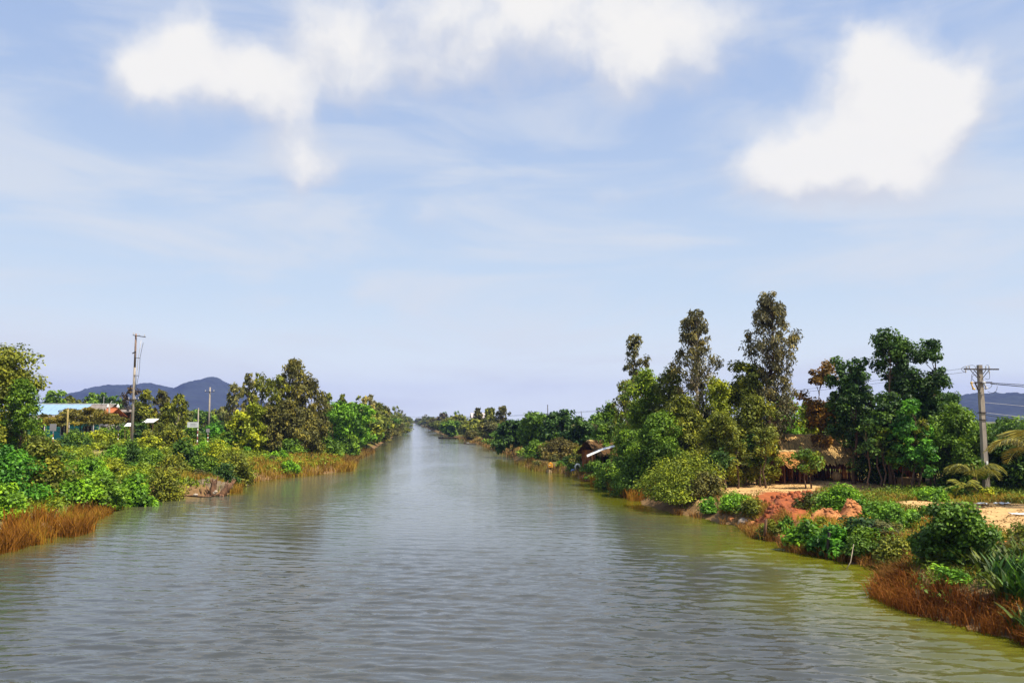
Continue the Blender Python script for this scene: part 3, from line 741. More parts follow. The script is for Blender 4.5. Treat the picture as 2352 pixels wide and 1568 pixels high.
# ---- right bank
for (px, D, top, w, c, k, lb, dn) in [
    (1178, 128, 968, 62, G_DARK, 'broad', 'dark tree overhanging the water at the bend of the right bank', 1.3),
    (1215, 122, 950, 70, G_MID, 'broad', 'dark green dome tree behind the overhanging tree', 1.2),
    (1250, 116, 955, 70, G_MID, 'broad', 'green tree in the middle of the dark waterside clump', 1.2),
    (1292, 112, 943, 84, G_DARK, 'broad', 'highest dark tree of the waterside clump', 1.4),
    (1335, 108, 962, 74, G_DARK, 'broad', 'dark tree at the thatched hut end of the waterside clump', 1.2),
    (1398, 88, 922, 76, G_MID, 'airy', 'green tree behind the white tin roof', 1.2),
    (1462, 82, 762, 74, (0.085,.088,.042), 'euc', 'shortest of the three tall sparse trees on the right bank', 1.6),
    (1438, 80, 870, 70, G_OLIVE, 'euc', 'dark olive tree below the shortest tall tree', 1.2),
    (1484, 72, 842, 110, (0.085,.135,.014), 'airy', 'light green tree left of the middle tall tree', 1.8),
    (1545, 70, 838, 90, G_OLIVE, 'airy', 'olive tree against the middle tall tree', 1.6),
    (1600, 68, 708, 112, (0.088,.086,.042), 'euc', 'middle one of the three tall sparse trees, with a bare pale tip', 2.0),
    (1570, 65, 905, 110, G_OLIVE, 'airy', 'olive tree with a slanting pale trunk below the middle tall tree', 1.6),
    (1652, 66, 862, 90, G_YEL, 'airy', 'yellow-green tree right of the middle tall tree', 1.6),
    (1706, 67, 828, 100, G_OLIVE, 'broad', 'olive tree left of the tallest tree', 1.6),
    (1776, 66, 664, 122, (0.088,.086,.048), 'euc', 'tallest sparse tree on the right bank', 2.2),
    (1655, 60, 940, 100, G_OLIVE, 'airy', 'olive-brown tree in front of the yellow-green tree', 1.6),
    (1735, 62, 905, 110, G_OLIVE, 'airy', 'olive tree hanging over the red soil bank', 1.6),
    (1800, 71, 905, 90, G_BRIGHT, 'airy', 'bright green tree beneath the tallest tree', 1.4),
    (1856, 72, 918, 84, G_YEL, 'broad', 'yellow-green tree above the thatched roof', 1.3),
    (1510, 63, 950, 110, G_MID, 'airy', 'green tree by the water upstream of the big bank bush', 1.6),
    (1440, 68, 985, 100, G_MID, 'airy', 'green tree beside the white tin roof', 1.3),
    (1560, 54.5, 1030, 175, G_OLIVE, 'bush', None, 1),
    (1888, 66, 822, 82, G_RUST, 'broad', 'reddish-leaved tree at the left of the dark green group', 1.1),
    (1955, 62, 812, 88, G_DARK, 'broad', 'dark green tree with ragged top above the thatched house', 1.7),
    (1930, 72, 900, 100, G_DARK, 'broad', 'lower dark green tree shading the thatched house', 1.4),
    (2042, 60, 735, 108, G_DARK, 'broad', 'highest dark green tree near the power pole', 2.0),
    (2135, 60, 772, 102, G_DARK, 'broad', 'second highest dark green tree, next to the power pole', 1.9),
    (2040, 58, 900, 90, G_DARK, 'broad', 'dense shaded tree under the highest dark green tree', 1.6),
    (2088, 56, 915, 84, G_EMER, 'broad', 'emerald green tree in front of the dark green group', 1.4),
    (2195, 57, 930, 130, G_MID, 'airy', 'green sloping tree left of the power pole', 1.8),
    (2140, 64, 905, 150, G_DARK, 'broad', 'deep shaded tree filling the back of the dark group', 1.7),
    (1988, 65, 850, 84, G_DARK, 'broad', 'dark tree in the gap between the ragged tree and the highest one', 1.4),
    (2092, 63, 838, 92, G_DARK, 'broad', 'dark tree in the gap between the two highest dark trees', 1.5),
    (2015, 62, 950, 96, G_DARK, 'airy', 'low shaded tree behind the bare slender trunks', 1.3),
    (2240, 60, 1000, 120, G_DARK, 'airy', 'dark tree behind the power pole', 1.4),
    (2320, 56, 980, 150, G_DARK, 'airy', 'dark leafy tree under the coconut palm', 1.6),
    (2300, 90, 962, 110, G_MID, 'broad', 'green tree beyond the power pole at the foot of the right hill', 1.0),
    (2385, 84, 958, 120, G_MID, 'broad', 'green tree beyond the coconut palm', 1.0),
    (2420, 54, 970, 150, G_DARK, 'airy', 'dark tree at the end of the sandy track', 1.3)]:
    if lb: plant('tree', k, px, D, top, w, c, lb, dens=dn)
for (px, D, top, w, c, k, lb, dn) in [
    (1555, 54.2, 1022, 170, (0.10,.135,.014), 'bush', 'big rounded olive-green bush hanging over the canal', 2.2),
    (1612, 53.2, 1075, 90, G_BROWN, 'bush', 'brownish bush on the right side of the big rounded bush', 1.2),
    (1455, 64, 1035, 110, G_MID, 'bush', 'green bush between the tin roof and the big rounded bush', 1.4),
    (1400, 72, 1055, 80, G_MID, 'bush', 'green bush below the white tin roof', 1.1),
    (1285, 104, 1000, 110, (0.075,.065,.018), 'bush', 'brownish low bush at the water in front of the dark clump', 1.4),
    (1235, 108, 1005, 70, G_MID, 'bush', 'green low bush at the water in the dark clump', 1.1),
    (1340, 92, 1022, 60, G_OLIVE, 'bush', 'olive low bush beside the yellow engine', 1.0),
    (1372, 79, 1048, 50, G_MID, 'bush', 'green bush in front of the tumbledown hut', .9),
    (1682, 48, 1124, 70, G_BRIGHT, 'bush', 'bright green bush right of the big rounded bush', 1.2),
    (1722, 46.5, 1140, 70, G_OLIVE, 'bush', 'olive bush at the edge of the red soil', 1.0),
    (1925, 42.5, 1106, 92, G_BRIGHT, 'bush', 'bright green bush between the red soil and the sandy track', 1.5),
    (1968, 41.5, 1140, 64, G_BRIGHT, 'bush', 'smaller bright green bush beside the orange clay heap', 1.2),
    (2032, 37, 1132, 86, (0.08,.17,.02), 'bush', 'round bright green bush behind the white litter', 1.5),
    (2078, 37.5, 1162, 62, (0.08,.17,.02), 'bush', 'low bright green bush beside the pale soil ridge', 1.1),
    (2130, 49.5, 1110, 90, G_BRIGHT, 'bush', 'bright green bush in front of the shaded trees', 1.3),
    (2190, 51.5, 1122, 60, G_MID, 'bush', 'small green bush left of the power pole', .9),
    (2268, 51.5, 1122, 50, G_YEL, 'bush', 'yellow-green weeds around the power pole base', .8),
    (1845, 37.4, 1190, 84, G_BRIGHT, 'broadbush', 'green bush on the cut bank next to the pale stones', 1.0),
    (1905, 36.0, 1196, 84, G_EMER, 'broadbush', 'emerald bush on the cut bank edge', 1.0),
    (1975, 34.7, 1208, 90, G_MID, 'bush', 'mid green bush on the cut bank below the white litter', 1.0),
    (2045, 33.2, 1222, 96, G_OLIVE, 'bush', 'olive grass bush on the cut bank', 1.0),
    (1765, 41.2, 1184, 56, G_OLIVE, 'bush', 'small olive bush by the leaning stake', .9)]:
    plant('shrub', k, px, D, top, w, c, lb, 'shrub', dens=dn)
plant('sapling', 'broad', 2185, 28.3, 1160, 150, (0.042,.09,.012), 'leafy dark green sapling on the right bank in front of the sandy track', 'sapling', leaf=0.115, dens=1.7)
plant('shrub', 'broadbush', 2300, 27, 1270, 150, G_DARK, 'dark shrub at the right edge behind the rust reeds', 'shrub', leaf=.12, dens=1.5)
plant('shrub', 'broadbush', 2255, 29.5, 1240, 100, (0.11,.085,.02), 'brownish shrub beside the sapling', 'shrub', leaf=.11, dens=1.1)
plant('shrub', 'broadbush', 2145, 28.4, 1310, 70, (0.06,.085,.015), 'low dark shrub under the sapling', 'shrub', leaf=.10, dens=1.0)
plant('shrub', 'broadbush', 2400, 25, 1280, 170, G_MID, 'green shrub at the right edge of the reeds', 'shrub', leaf=.12, dens=1.1)

for i, (px, D, top) in enumerate([(1755,59,985),(1742,60,1000),(1712,60.5,1010),(1690,58.5,1015),(1662,57,1030),(1845,58,1035),(1858,58.5,1040),(1995,57,960),(2012,57.5,940),(2030,57,985),(2048,57.5,1000),(2066,56.5,1015),(2108,56,960),(1650,58,1040)]):
    plant('slender_tree', 'slender', px, D, top, 60, (G_OLIVE, G_DARK, G_MID)[i % 3], 'slender bare-trunked tree on the shady edge of the sandy yard', group='slender trees by the yard')
# ---- far rows
def far_row(protos, side, y0, y1, n, label, group, hmin, hmax, inland, r):
    for i in range(n):
        y = y0*(y1/y0)**((i+r.rand()*.8)/n); src = protos[r.randint(len(protos))]
        o = copy_tree(src); s = r.uniform(hmin, hmax)
        off = 0.3+inland*r.rand()**1.5
        x = float(xl(y))-off if side < 0 else float(xr(y))+off
        o.location = (x, y, gz(x, y)-.1); o.scale = (s*r.uniform(1.0, 1.6), s*r.uniform(1.0, 1.6), s); o.rotation_euler = (0, 0, r.rand()*6.28)
        tag(o, label, 'tree', group)
        for c in o.children:
            if c.name.startswith('crown'):
                k = r.uniform(1.3, 2.0); b = (G_MID, G_OLIVE, G_OLIVE, G_BROWN)[r.randint(4)]; c.color = (b[0]*k, b[1]*k, b[2]*k, 1)
def proto(kind, H, W, seed):
    o = plant('tree', kind, 0, 300, 0, 0, G_MID, 'tree', seed=seed, x=0, base=0, H=H, W=W, leaf=.42, dens=.8)
    return o
protos = [proto('broad', 6, 6, 1), proto('airy', 7, 5, 2), proto('euc', 9, 4.5, 3), proto('broad', 5, 6.5, 4), proto('airy', 6, 6, 5)]
frng = np.random.RandomState(11)
far_row(protos, -1, 150, 1250, 64, 'small tree in the long row lining the left bank upstream', 'far trees on the left bank', .8, 1.35, 7, frng)
far_row(protos, 1, 290, 1250, 44, 'small tree in the row lining the right bank far upstream', 'far trees on the right bank', .6, 1.2, 12, frng)
far_row(protos[:2]+protos[3:], 1, 138, 300, 30, 'bushy low tree on the right bank upstream of the dark clump', 'bushy trees on the right bank', .45, .75, 22, frng)
for side, n, gname, lab in ((1, 24, 'backdrop trees on the right', 'low tree in the distant belt behind the right bank'), (-1, 20, 'backdrop trees on the left', 'low tree in the distant belt behind the left bank houses')):
    for i in range(n):
        o = copy_tree(protos[frng.randint(5)]); y = frng.uniform(120, 330); 
        px = frng.uniform(1380, 2450) if side > 0 else frng.uniform(-80, 520)
        if side < 0: y += 110
        x = at(px, 963, y).x; s = frng.uniform(.55, .85)*(y/220)**.4
        o.location = (x, y, gz(x, y)-.15); o.scale = (s*1.4, s*1.4, s); o.rotation_euler = (0, 0, frng.rand()*6)
        tag(o, lab, 'tree', gname)
lb_end = 'tree in the hazy line where the canal disappears'
for i in range(18):
    src = protos[frng.randint(5)]; o = copy_tree(src); y = frng.uniform(1150, 1500); x = at(frng.uniform(905, 1010), 963, y).x
    s = frng.uniform(.9, 1.4); o.location = (x, y, gz(x, y)-.2 if gz(x, y) > 0 else .2); o.scale = (s, s, s*.9); o.rotation_euler = (0,0,frng.rand()*6)
    tag(o, lb_end, 'tree', 'trees at the end of the canal')
for pr in protos:      # the prototypes themselves stand in the far row
    y = frng.uniform(200, 260); x = float(xl(y))-frng.uniform(6, 12); pr.location = (x, y, gz(x, y)-.1); tag(pr, 'small tree in the long row lining the left bank upstream', 'tree', 'far trees on the left bank')
for (px, D, top, w, c, k, lb) in [
    (1016, 420, 950, 30, (0.07,.065,.045), 'euc', 'lone dark tree standing above the far right bank'),
    (1098, 260, 938, 28, G_BROWN, 'euc', 'leftmost of three upright trees by the pale far house'),
    (1126, 240, 936, 34, G_OLIVE, 'euc', 'middle one of three upright trees by the pale far house'),
    (1156, 230, 932, 38, G_BROWN, 'euc', 'thickest of three upright trees by the pale far house'),
    (1060, 300, 955, 40, G_OLIVE, 'broad', 'round tree on the right bank behind the moored long boat'),
    (1085, 250, 965, 60, G_OLIVE, 'broad', 'wide olive tree on the right bank behind the moored boats'),
    (1130, 200, 978, 60, G_BRIGHT, 'broad', 'bright green low tree on the right bank above the small boat'),
    (1040, 280, 968, 50, G_MID, 'broad', 'green low tree above the long boat'),
    (1372, 190, 955, 60, G_MID, 'broad', 'distant green tree behind the thatched hut')]:
    plant('tree', k, px, D, top, w, c, lb, dens=.8)

# ------------------------------------------------------------------ reeds and grass (uncountable)
def blades(name, x, y, h, w, lean, mat, label, cat, col, r, zoff=-.05):
    n = len(x); z = ground(x, y); z = np.maximum(z, -0.5)+zoff
    hh = h*(0.55+0.75*r.rand(n)) + np.maximum(-z, 0)
    a = r.rand(n)*6.283; ca, sa = np.cos(a), np.sin(a)
    la = r.rand(n)*6.283; lx = np.cos(la)*lean*hh*r.rand(n); ly = np.sin(la)*lean*hh*r.rand(n)
    ww = w*(0.7+.6*r.rand(n))
    b0 = np.stack([x-ca*ww/2, y-sa*ww/2, z], 1); b1 = np.stack([x+ca*ww/2, y+sa*ww/2, z], 1)
    m0 = np.stack([x+lx*.35+ca*ww*.4, y+ly*.35+sa*ww*.4, z+hh*.6], 1); m1 = np.stack([x+lx*.35-ca*ww*.4, y+ly*.35-sa*ww*.4, z+hh*.6], 1)
    tp = np.stack([x+lx, y+ly, z+hh*(1-.25*lean)], 1); t2 = tp+np.stack([ca, sa, 0*ca], 1)*0.006
    V = np.stack([b0, b1, m0, m1, t2, tp], 1).reshape(-1, 3)
    k = np.arange(n)[:, None]*6
    Q = np.concatenate([k+np.array([[0, 1, 2, 3]]), k+np.array([[3, 2, 4, 5]])], 1).reshape(-1, 4)
    lv = np.repeat(np.clip(1.1*fbm(x*.7, y*.7, 3)+0.55*r.rand(n)-.35, 0, 1), 2)
    o = put(name, mesh_np(name, V, Q, mat, lv=lv)); o.color = (*col, 1)
    return tag(o, label, cat, kind='stuff')
gr = np.random.RandomState(5)
def along(side, y0, y1, n, d0, d1, thr=None, sc_=0.5):
    y = gr.uniform(y0, y1, n); d = gr.uniform(d0, d1, n)
    x = xl(y)-d if side < 0 else xr(y)+d
    if thr is not None:
        k = fbm(x*sc_+70, y*sc_, 3) > thr; x, y = x[k], y[k]
    return x, y
STRAW = (0.33, 0.19, 0.035); RUST = (0.30, 0.085, 0.012); ORANGE = (0.36, 0.16, 0.02)
x, y = along(-1, 30, 45, 6500, -1.7, 1.3, .36, .7)
blades('reed_bed', x, y, .95, .045, .5, M_REED, 'orange-brown reeds standing in the shallows under the emerald shrub', 'reeds', (0.33, 0.135, 0.018), gr)
x, y = along(-1, 45, 60, 3000, -.9, .9, .42, .7)
blades('reed_bed', x, y, .6, .045, .5, M_REED, 'short orange reeds along the waterline below the green shrubs on the left bank', 'reeds', (0.33, 0.15, 0.02), gr)
x, y = along(-1, 66, 106, 11000, -1.0, 6.5, .42, .35)
blades('reed_bed', x, y, .8, .06, .6, M_REED, 'straw-coloured reeds covering the low point on the left bank', 'reeds', (0.36, 0.20, 0.03), gr)
x, y = along(-1, 108, 150, 1800, -1.2, .8)
blades('reed_bed', x, y, .8, .1, .5, M_REED, 'brown reeds on the muddy spit upstream of the left point', 'reeds', (0.27, 0.15, 0.04), gr)
x, y = along(1, 17, 30, 6500, -.25, 1.1, .36, .9)
blades('reed_bed', x, y, .62, .024, 1.1, M_REED, 'rust-coloured dry reeds at the water below the sapling', 'reeds', (0.24, 0.08, 0.014), gr)
x, y = along(1, 30.5, 52, 9000, -.5, 1.6, .42)
blades('reed_bed', x, y, .55, .035, .9, M_REED, 'dry brown roots and grass fringing the cut right bank', 'reeds', (0.28, 0.13, 0.03), gr)
x, y = along(1, 60, 80, 3500, -.7, 1.4, .4, .6)
blades('reed_bed', x, y, .85, .05, .5, M_REED, 'golden reeds at the water between the tin roof and the big bush', 'reeds', ORANGE, gr)
x, y = along(1, 84, 112, 1800, -.6, 1.2, .42, .5)
blades('reed_bed', x, y, .7, .06, .5, M_REED, 'brown reeds around the yellow engine boat', 'reeds', (0.24, 0.15, 0.035), gr)
x, y = along(1, 125, 260, 2600, -1.0, 2.5, .42, .3)
blades('reed_bed', x, y, .7, .12, .6, M_REED, 'tan reeds on the mud behind the moored boats', 'reeds', (0.33, 0.19, 0.06), gr)
def not_dirt(x, y):
    jx = x + (fbm(x*0.6, y*0.6, 4)-.5)*2.6; jy = y + (fbm(x*0.6+50, y*0.6+9, 4)-.5)*4.5
    return ~(any_in(SAND, jx, jy) | any_in(REDS, jx, jy) | any_in(LPATH, jx, jy))
x, y = along(-1, 44, 125, 52000, .6, 34); k = not_dirt(x, y); x, y = x[k], y[k]
blades('grass', x, y, .55, .07, .8, M_LEAF, 'rough green grass covering the left bank slope', 'grass', (0.21, 0.26, 0.015), gr)
x, y = along(1, 26, 62, 48000, .8, 26, .40, .35); k = not_dirt(x, y); x, y = x[k], y[k]
blades('grass', x, y, .38, .045, .9, M_LEAF, 'patchy green grass on the right bank', 'grass', (0.15, 0.19, 0.014), gr)
x, y = along(1, 26, 58, 34000, .9, 20, .45, .5); k = not_dirt(x, y); x, y = x[k], y[k]
blades('grass', x, y, .42, .045, .9, M_REED, 'dry golden grass between the bushes on the right bank', 'grass', (0.36, 0.21, 0.03), gr)
x, y = along(1, 36, 47, 9000, .7, 6.5, .40, .8); k = not_dirt(x, y); x, y = x[k], y[k]
blades('grass', x, y, .5, .04, .9, M_REED, 'golden dry grass on the bank below the red soil heap', 'grass', (0.42, 0.24, 0.03), gr)
x, y = along(1, 0, 27, 16000, .8, 20, .36, .4)
blades('grass', x, y, .4, .035, .9, M_LEAF, 'rough grass on the right bank close to the bridge', 'grass', (0.15, 0.18, 0.016), gr)
# ground-hugging weeds
def weeds(name, side, y0, y1, d0, d1, n, thr, size, hgt, col, label):
    x, y = along(side, y0, y1, n, d0, d1, thr, .3); k = not_dirt(x, y); x, y = x[k], y[k]
    c = np.stack([x, y, ground(x, y)+hgt*gr.rand(len(x))], 1)
    V, Q, lv = leaves(c, np.full(len(c), .35), 9, size, .5, gr, .5, .8, 0, .6, .5)
    o = put(name, mesh_np(name, V, Q, M_LEAF, lv=lv)); o.color = (*col, 1); tag(o, label, 'weeds', kind='stuff')
weeds('weeds', -1, 46, 120, 1.2, 32, 11000, .40, .27, .45, (0.20, 0.27, 0.015), 'leafy weeds spreading over the left bank')
weeds('weeds', 1, 24, 60, .6, 24, 6000, .5, .14, .35, (0.12, 0.19, 0.014), 'leafy weeds spreading over the right bank')

# long-leaved plants at the lower right
def blade_plant(px, D, H, n, col, label, group, r):
    X = at(px, 963, D).x; zb = gz(X, D)
    t = thing('leafy_plant', label, 'plant', (X, D, max(zb, 0)), 0, group)
    V = []; Q = []; lv = []
    for i in range(n):
        a = r.rand()*6.283; ln = H*(.6+.5*r.rand()); bend = .25+.6*r.rand(); w = .035+.02*r.rand()
        base = np.array([r.normal()*.12, r.normal()*.12, 0]); dr_ = np.array([math.cos(a), math.sin(a), 0]); sd = np.array([-math.sin(a), math.cos(a), 0])
        b0 = len(V)
        for k in range(5):
            s = k/4; p = base + dr_*bend*ln*s*s*.8 + np.array([0, 0, ln*s*(1-.35*bend*s)])
            ww = w*math.sin(math.pi*(.15+.85*s)) + .003
            V += [p-sd*ww, p+sd*ww]
        for k in range(4):
            Q.append((b0+2*k, b0+2*k+1, b0+2*k+3, b0+2*k+2)); lv.append(r.rand())
    o = put('foliage', mesh_np('foliage', V, Q, M_LEAF, lv=lv), t); o.color = (*col, 1)
pr_ = np.random.RandomState(21)
for px, D, H in [(2215,27.2,1.5),(2240,26.2,1.5),(2275,25,1.5),(2300,26,1.7),(2325,24.6,1.7),(2345,23.6,1.7),(2305,23.8,1.4),(2262,27,1.4),(2370,24.5,1.8),(2180,28.6,1.2),(2320,22.8,1.3),(2360,22,1.4),(2280,24.2,1.3),(2340,26.5,1.8)]:
    blade_plant(px, D, H*.75, 32, ((0.05,.125,.016), (0.07,.10,.016))[pr_.randint(2)], 'strap-leaved green plant rising from the rust reeds', 'strap-leaved plants at the right edge', pr_)

# small wild shrubs knitting the slope together
wr = np.random.RandomState(77)
wild = [plant('wild_shrub', 'bush', 0, 65, 0, 0, G_MID, 'w', 'shrub', seed=200+i, x=0, base=0, H=1.0+.25*i, W=1.5+.2*i, leaf=.2, dens=.6) for i in range(4)]
def wild_at(side, y0, y1, d0, d1, n, label, group, keep=None):
    for i in range(n):
        y = wr.uniform(y0, y1); d = wr.uniform(d0, d1); x = float(xl(y))-d if side < 0 else float(xr(y))+d
        if not not_dirt(np.array([x]), np.array([y]))[0]: continue
        o = copy_tree(wild[wr.randint(4)]); s_ = wr.uniform(.5, 1.0); o.scale = (s_*wr.uniform(.8, 1.4), s_, s_*wr.uniform(.7, 1.1)); o.location = (x, y, gz(x, y)-.05); o.rotation_euler = (0, 0, wr.rand()*6)
        tag(o, label, 'shrub', group)
        for c_ in o.children:
            if c_.name.startswith('foliage'):
                b = (G_BRIGHT, G_MID, G_YEL, G_OLIVE, G_BROWN, G_DARK)[wr.randint(6)]; k = wr.uniform(1.3, 2.0); c_.color = (b[0]*k, b[1]*k, b[2]*k, 1)
wild_at(-1, 48, 80, 1.0, 20, 60, 'small wild shrub filling the left bank slope', 'wild shrubs on the left slope')
wild_at(-1, 80, 125, 3.0, 26, 40, 'small wild shrub on the left embankment', 'wild shrubs on the left embankment')
wild_at(1, 25, 50, .8, 7, 26, 'small wild shrub on the right bank edge', 'wild shrubs on the right bank')
wild_at(1, 50, 110, .3, 5, 30, 'small wild shrub under the right bank trees', 'wild shrubs under the right trees')
for i, w_ in enumerate(wild):
    y = 70+i*4.0; x = float(xl(y))-6-2*i; w_.location = (x, y, gz(x, y)-.05); tag(w_, 'small wild shrub filling the left bank slope', 'shrub', 'wild shrubs on the left slope')
# fallen leaves and twigs on the bare ground
def leaf_litter(polys, n, label):
    xs, ys_ = [], []
    for p in polys:
        p = np.array(p); x = wr.uniform(p[:, 0].min(), min(p[:, 0].max(), 45), n); y = wr.uniform(p[:, 1].min(), p[:, 1].max(), n); k = in_poly(x, y, [tuple(q) for q in p]); xs.append(x[k]); ys_.append(y[k])
    x = np.concatenate(xs); y = np.concatenate(ys_); k = fbm(x*.9, y*.9, 3) > .46; x, y = x[k], y[k]
    V, Q, lv = leaves(np.stack([x, y, ground(x, y)+.03], 1), np.full(len(x), .03), 1, .12, .4, wr, 0, 1.5, 0, .3)
    o = put('leaf_litter', mesh_np('leaf_litter', V, Q, M_REED, lv=lv)); o.color = (0.16, .075, .025, 1); tag(o, label, 'leaf litter', kind='stuff')
leaf_litter(SAND, 9000, 'dry brown leaves and twigs scattered on the sandy yard and track')
# palms
def palm(px, D, base_py, H, nfr, L, col, label, r, trunk=.12):
    X = at(px, 963, D).x; zb = gz(X, D)
    t = thing('coconut_palm', label, 'palm', (X, D, zb))
    MB().tube([(0,0,-.2), (.05,0,H*.5), (0,.03,H)], [trunk*1.3, trunk, trunk*.9], 9).build('trunk', M_BARK, t, True)
    for i in range(nfr):
        a = 6.283*i/nfr + r.rand()*.5; rise = r.uniform(.5, 1.6); V = []; Q = []; lv = []
        d = np.array([math.cos(a), math.sin(a), 0]); sd = np.array([-math.sin(a), math.cos(a), 0])
        def P(s): return np.array([0, 0, H]) + d*L*s*(.35+.65*math.cos(rise*.6)) + np.array([0, 0, L*(rise*s - 1.15*s*s*(.4+.5*rise))])
        for k in range(26):
            s = .12+.88*k/25; p = P(s); ll = L*.34*math.sin(math.pi*(.12+.82*s))+.05
            for sg in (-1, 1):
                tip = p + sd*sg*ll*.75 + d*ll*.5 + np.array([0, 0, -ll*.35*r.uniform(.5, 1.4)])
                b = len(V); w = .03
                V += [p-d*w, p+d*w, (p+tip)/2+d*w+np.array([0,0,.04*ll]), tip]; Q.append((b, b+1, b+2, b+3)); lv.append(r.rand())
        # midrib
        for k in range(6):
            p, q = P(k/6), P((k+1)/6); b = len(V); V += [p-sd*.03, p+sd*.03, q+sd*.02, q-sd*.02]; Q.append((b, b+1, b+2, b+3)); lv.append(.9)
        o = put('frond', mesh_np('frond', V, Q, M_LEAF, lv=lv), t); o.color = (*col, 1)
pp = np.random.RandomState(3)
palm(2232, 53.5, 1110, 1.0, 11, 2.3, (0.17,.17,.03), 'young coconut palm with yellowish fronds left of the power pole', pp, .14)
palm(2205, 51.5, 1110, .5, 7, 1.3, (0.19,.2,.03), 'small palm seedling in front of the young coconut palm', pp, .07)
palm(2372, 45, 1110, 3.0, 15, 2.7, (0.18,.17,.035), 'coconut palm with yellow-green fronds at the end of the sandy track', pp, .17)

# ------------------------------------------------------------------ power poles
def wire(name, pts, rad, label, cat='cable', group=None, sag=0.0, mat=None):
    P = []
    a, b = Vector(pts[0]), Vector(pts[-1])
    if sag:
        for i in range(17):
            t = i/16; p = a.lerp(b, t); p.z -= sag*4*t*(1-t); P.append(p)
    else: P = [Vector(p) for p in pts]
    o = MB().tube(P, rad, 5).build(name, mat or M_CABLE)
    return tag(o, label, cat, group)
def arc(a, b, bul, n=8):
    a, b, bul = Vector(a), Vector(b), Vector(bul); c = (a+b)/2 + bul*2
    return [a*(1-t)**2 + c*2*t*(1-t) + b*t*t for t in [i/(n-1) for i in range(n)]]

pb = gp(2266, 1130, 1.15); pz = gz(pb.x, pb.y)
PH = at(2266, 838, pb.y).z - pz
pole = thing('power_pole', 'concrete power pole with two crossarms beside the sandy track', 'power pole', (pb.x, pb.y, pz), R(4))
def sq_pole(t, H, b, tp, mat=M_CONC, mat2=None):
    mb = MB(); mb.tube([(0,0,-.4), (0,0,H*.75), (0,0,H)], [b*.72, (b*.25+tp*.75)*.72, tp*.72], 4, ph=math.pi/4); mb.build('shaft', mat, t)
    if mat2:  # recessed web face typical of cast poles
        m2 = MB(); m2.tube([(-.012,-b*.36,0.3), (-.012,-(b*.25+tp*.75)*.36,H*.75), (-.012,-tp*.38,H-.15)], [.05, .045, .04], 4, ph=math.pi/4); m2.build('web', mat2, t)
sq_pole(pole, PH, .33, .25, M_CONC, M_CONC2)
zc = PH-.30
def crossarm(t, z, x0, x1, y=-.19, s=.09): return MB().box(((x0+x1)/2, y, z), (x1-x0, s, s)).build('crossarm', M_STEEL, t)
arm_hi = crossarm(pole, zc, -1.22, 1.22)
arm_lo = crossarm(pole, zc-.90, -.50, .68)
for sx in (-1, 1):
    for yy in (-.19, .16):
        MB().bar((sx*.55, yy, zc-.04), (sx*.10, yy*.9, zc-.56), .05, .03).build('brace', M_STEEL, arm_hi)
def insulator(t, x, y, z, mat=M_CERAMIC, s=1.0):
    o = MB().lathe((x, y, z), [(.02*s,0),(.055*s,.02*s),(.03*s,.05*s),(.06*s,.08*s),(.03*s,.11*s),(.055*s,.14*s),(.02*s,.19*s)], 8).build('insulator', mat, t)
    return o
for xx in (-.85, -1.05, .32, .55): insulator(arm_hi, xx, -.19, zc+.045)
insulator(arm_hi, -1.12, -.19, zc-.24)
insulator(arm_hi, .55, -.19, zc-.28)
for (xx, mat, tilt) in ((-.86, M_YELLOW, .14), (-.58, M_STEEL, .18)):
    fz = zc-.95
    f = MB(); f.tube([(xx, -.3, fz), (xx+tilt, -.3, fz-.42)], .05, 7); f.tube([(xx-.02, -.3, fz+.05), (xx+.08, -.3, fz-.02)], .075, 7); f.tube([(xx+tilt-.05, -.3, fz-.38), (xx+tilt+.1, -.3, fz-.40)], .07, 7)
    f.bar((xx+.04, -.28, fz), (-.48, -.2, zc-.90), .04, .04)
    f.build('fuse_cutout', mat, arm_lo, True)
f = MB(); f.tube([(.02,-.34,zc-.90), (.14,-.36,zc-1.3)], .055, 7); f.tube([(-.08,-.32,zc-.9), (.1,-.34,zc-.92)], .08, 7); f.tube([(.06,-.36,zc-1.32), (.22,-.36,zc-1.26)], .07, 7); f.bar((.05,-.12,zc-.92),(.05,-.36,zc-.92),.05,.05); f.build('fuse_cutout', M_CERAMIC, pole, True)
for a_, b_, c_ in [((-.85,-.19,zc+.24), (-1.12,-.19,zc-.25), (-.42,0,.05)), ((-.85,-.19,zc+.24), (-.40,-.19,zc+.05), (.1,0,.1)), ((-.86,-.3,zc-.85), (-.15,-.2,zc-.50), (-.1,0,.28)),
                   ((-.58,-.3,zc-.85), (-.35,-.19,zc-.05), (-.30,0,.0)), ((.55,-.19,zc-.28), (.2,-.2,zc-.62), (.12,0,-.2)), ((-.45,-.3,zc-1.35), (-.1,-.2,zc-1.55), (0,0,-.16)),
                   ((.2,-.3,zc-1.3), (.7,-.2,zc-1.0), (.05,0,-.1)), ((.35,-.19,zc-1.5), (1.05,-.2,zc-1.15), (.12,0,-.25)), ((.32,-.19,zc+.24), (.55,-.19,zc+.24), (0,0,.04))]:
    MB().tube(arc(a_, b_, c_), .014, 5).build('jumper_wire', M_CABLE, pole, True)
MB().box((.02, -.205, 1.55), (.12, .03, .95)).build('number_plate', M_WPAINT, pole)
MB().box((0, -.02, PH*.62), (.36, .36, .07)).build('clamp_band', M_STEEL, pole)
MB().box((0, -.02, PH*.60-.3), (.37, .37, .05)).build('clamp_band', M_STEEL, pole)
base = Vector((pb.x, pb.y, pz))
wire('power_cable', [base+Vector((.66,-.15,zc-.92)), base+Vector((32,-20,zc-2.2))], .022, 'upper thick cable running right from the lower crossarm of the concrete pole', sag=.6)
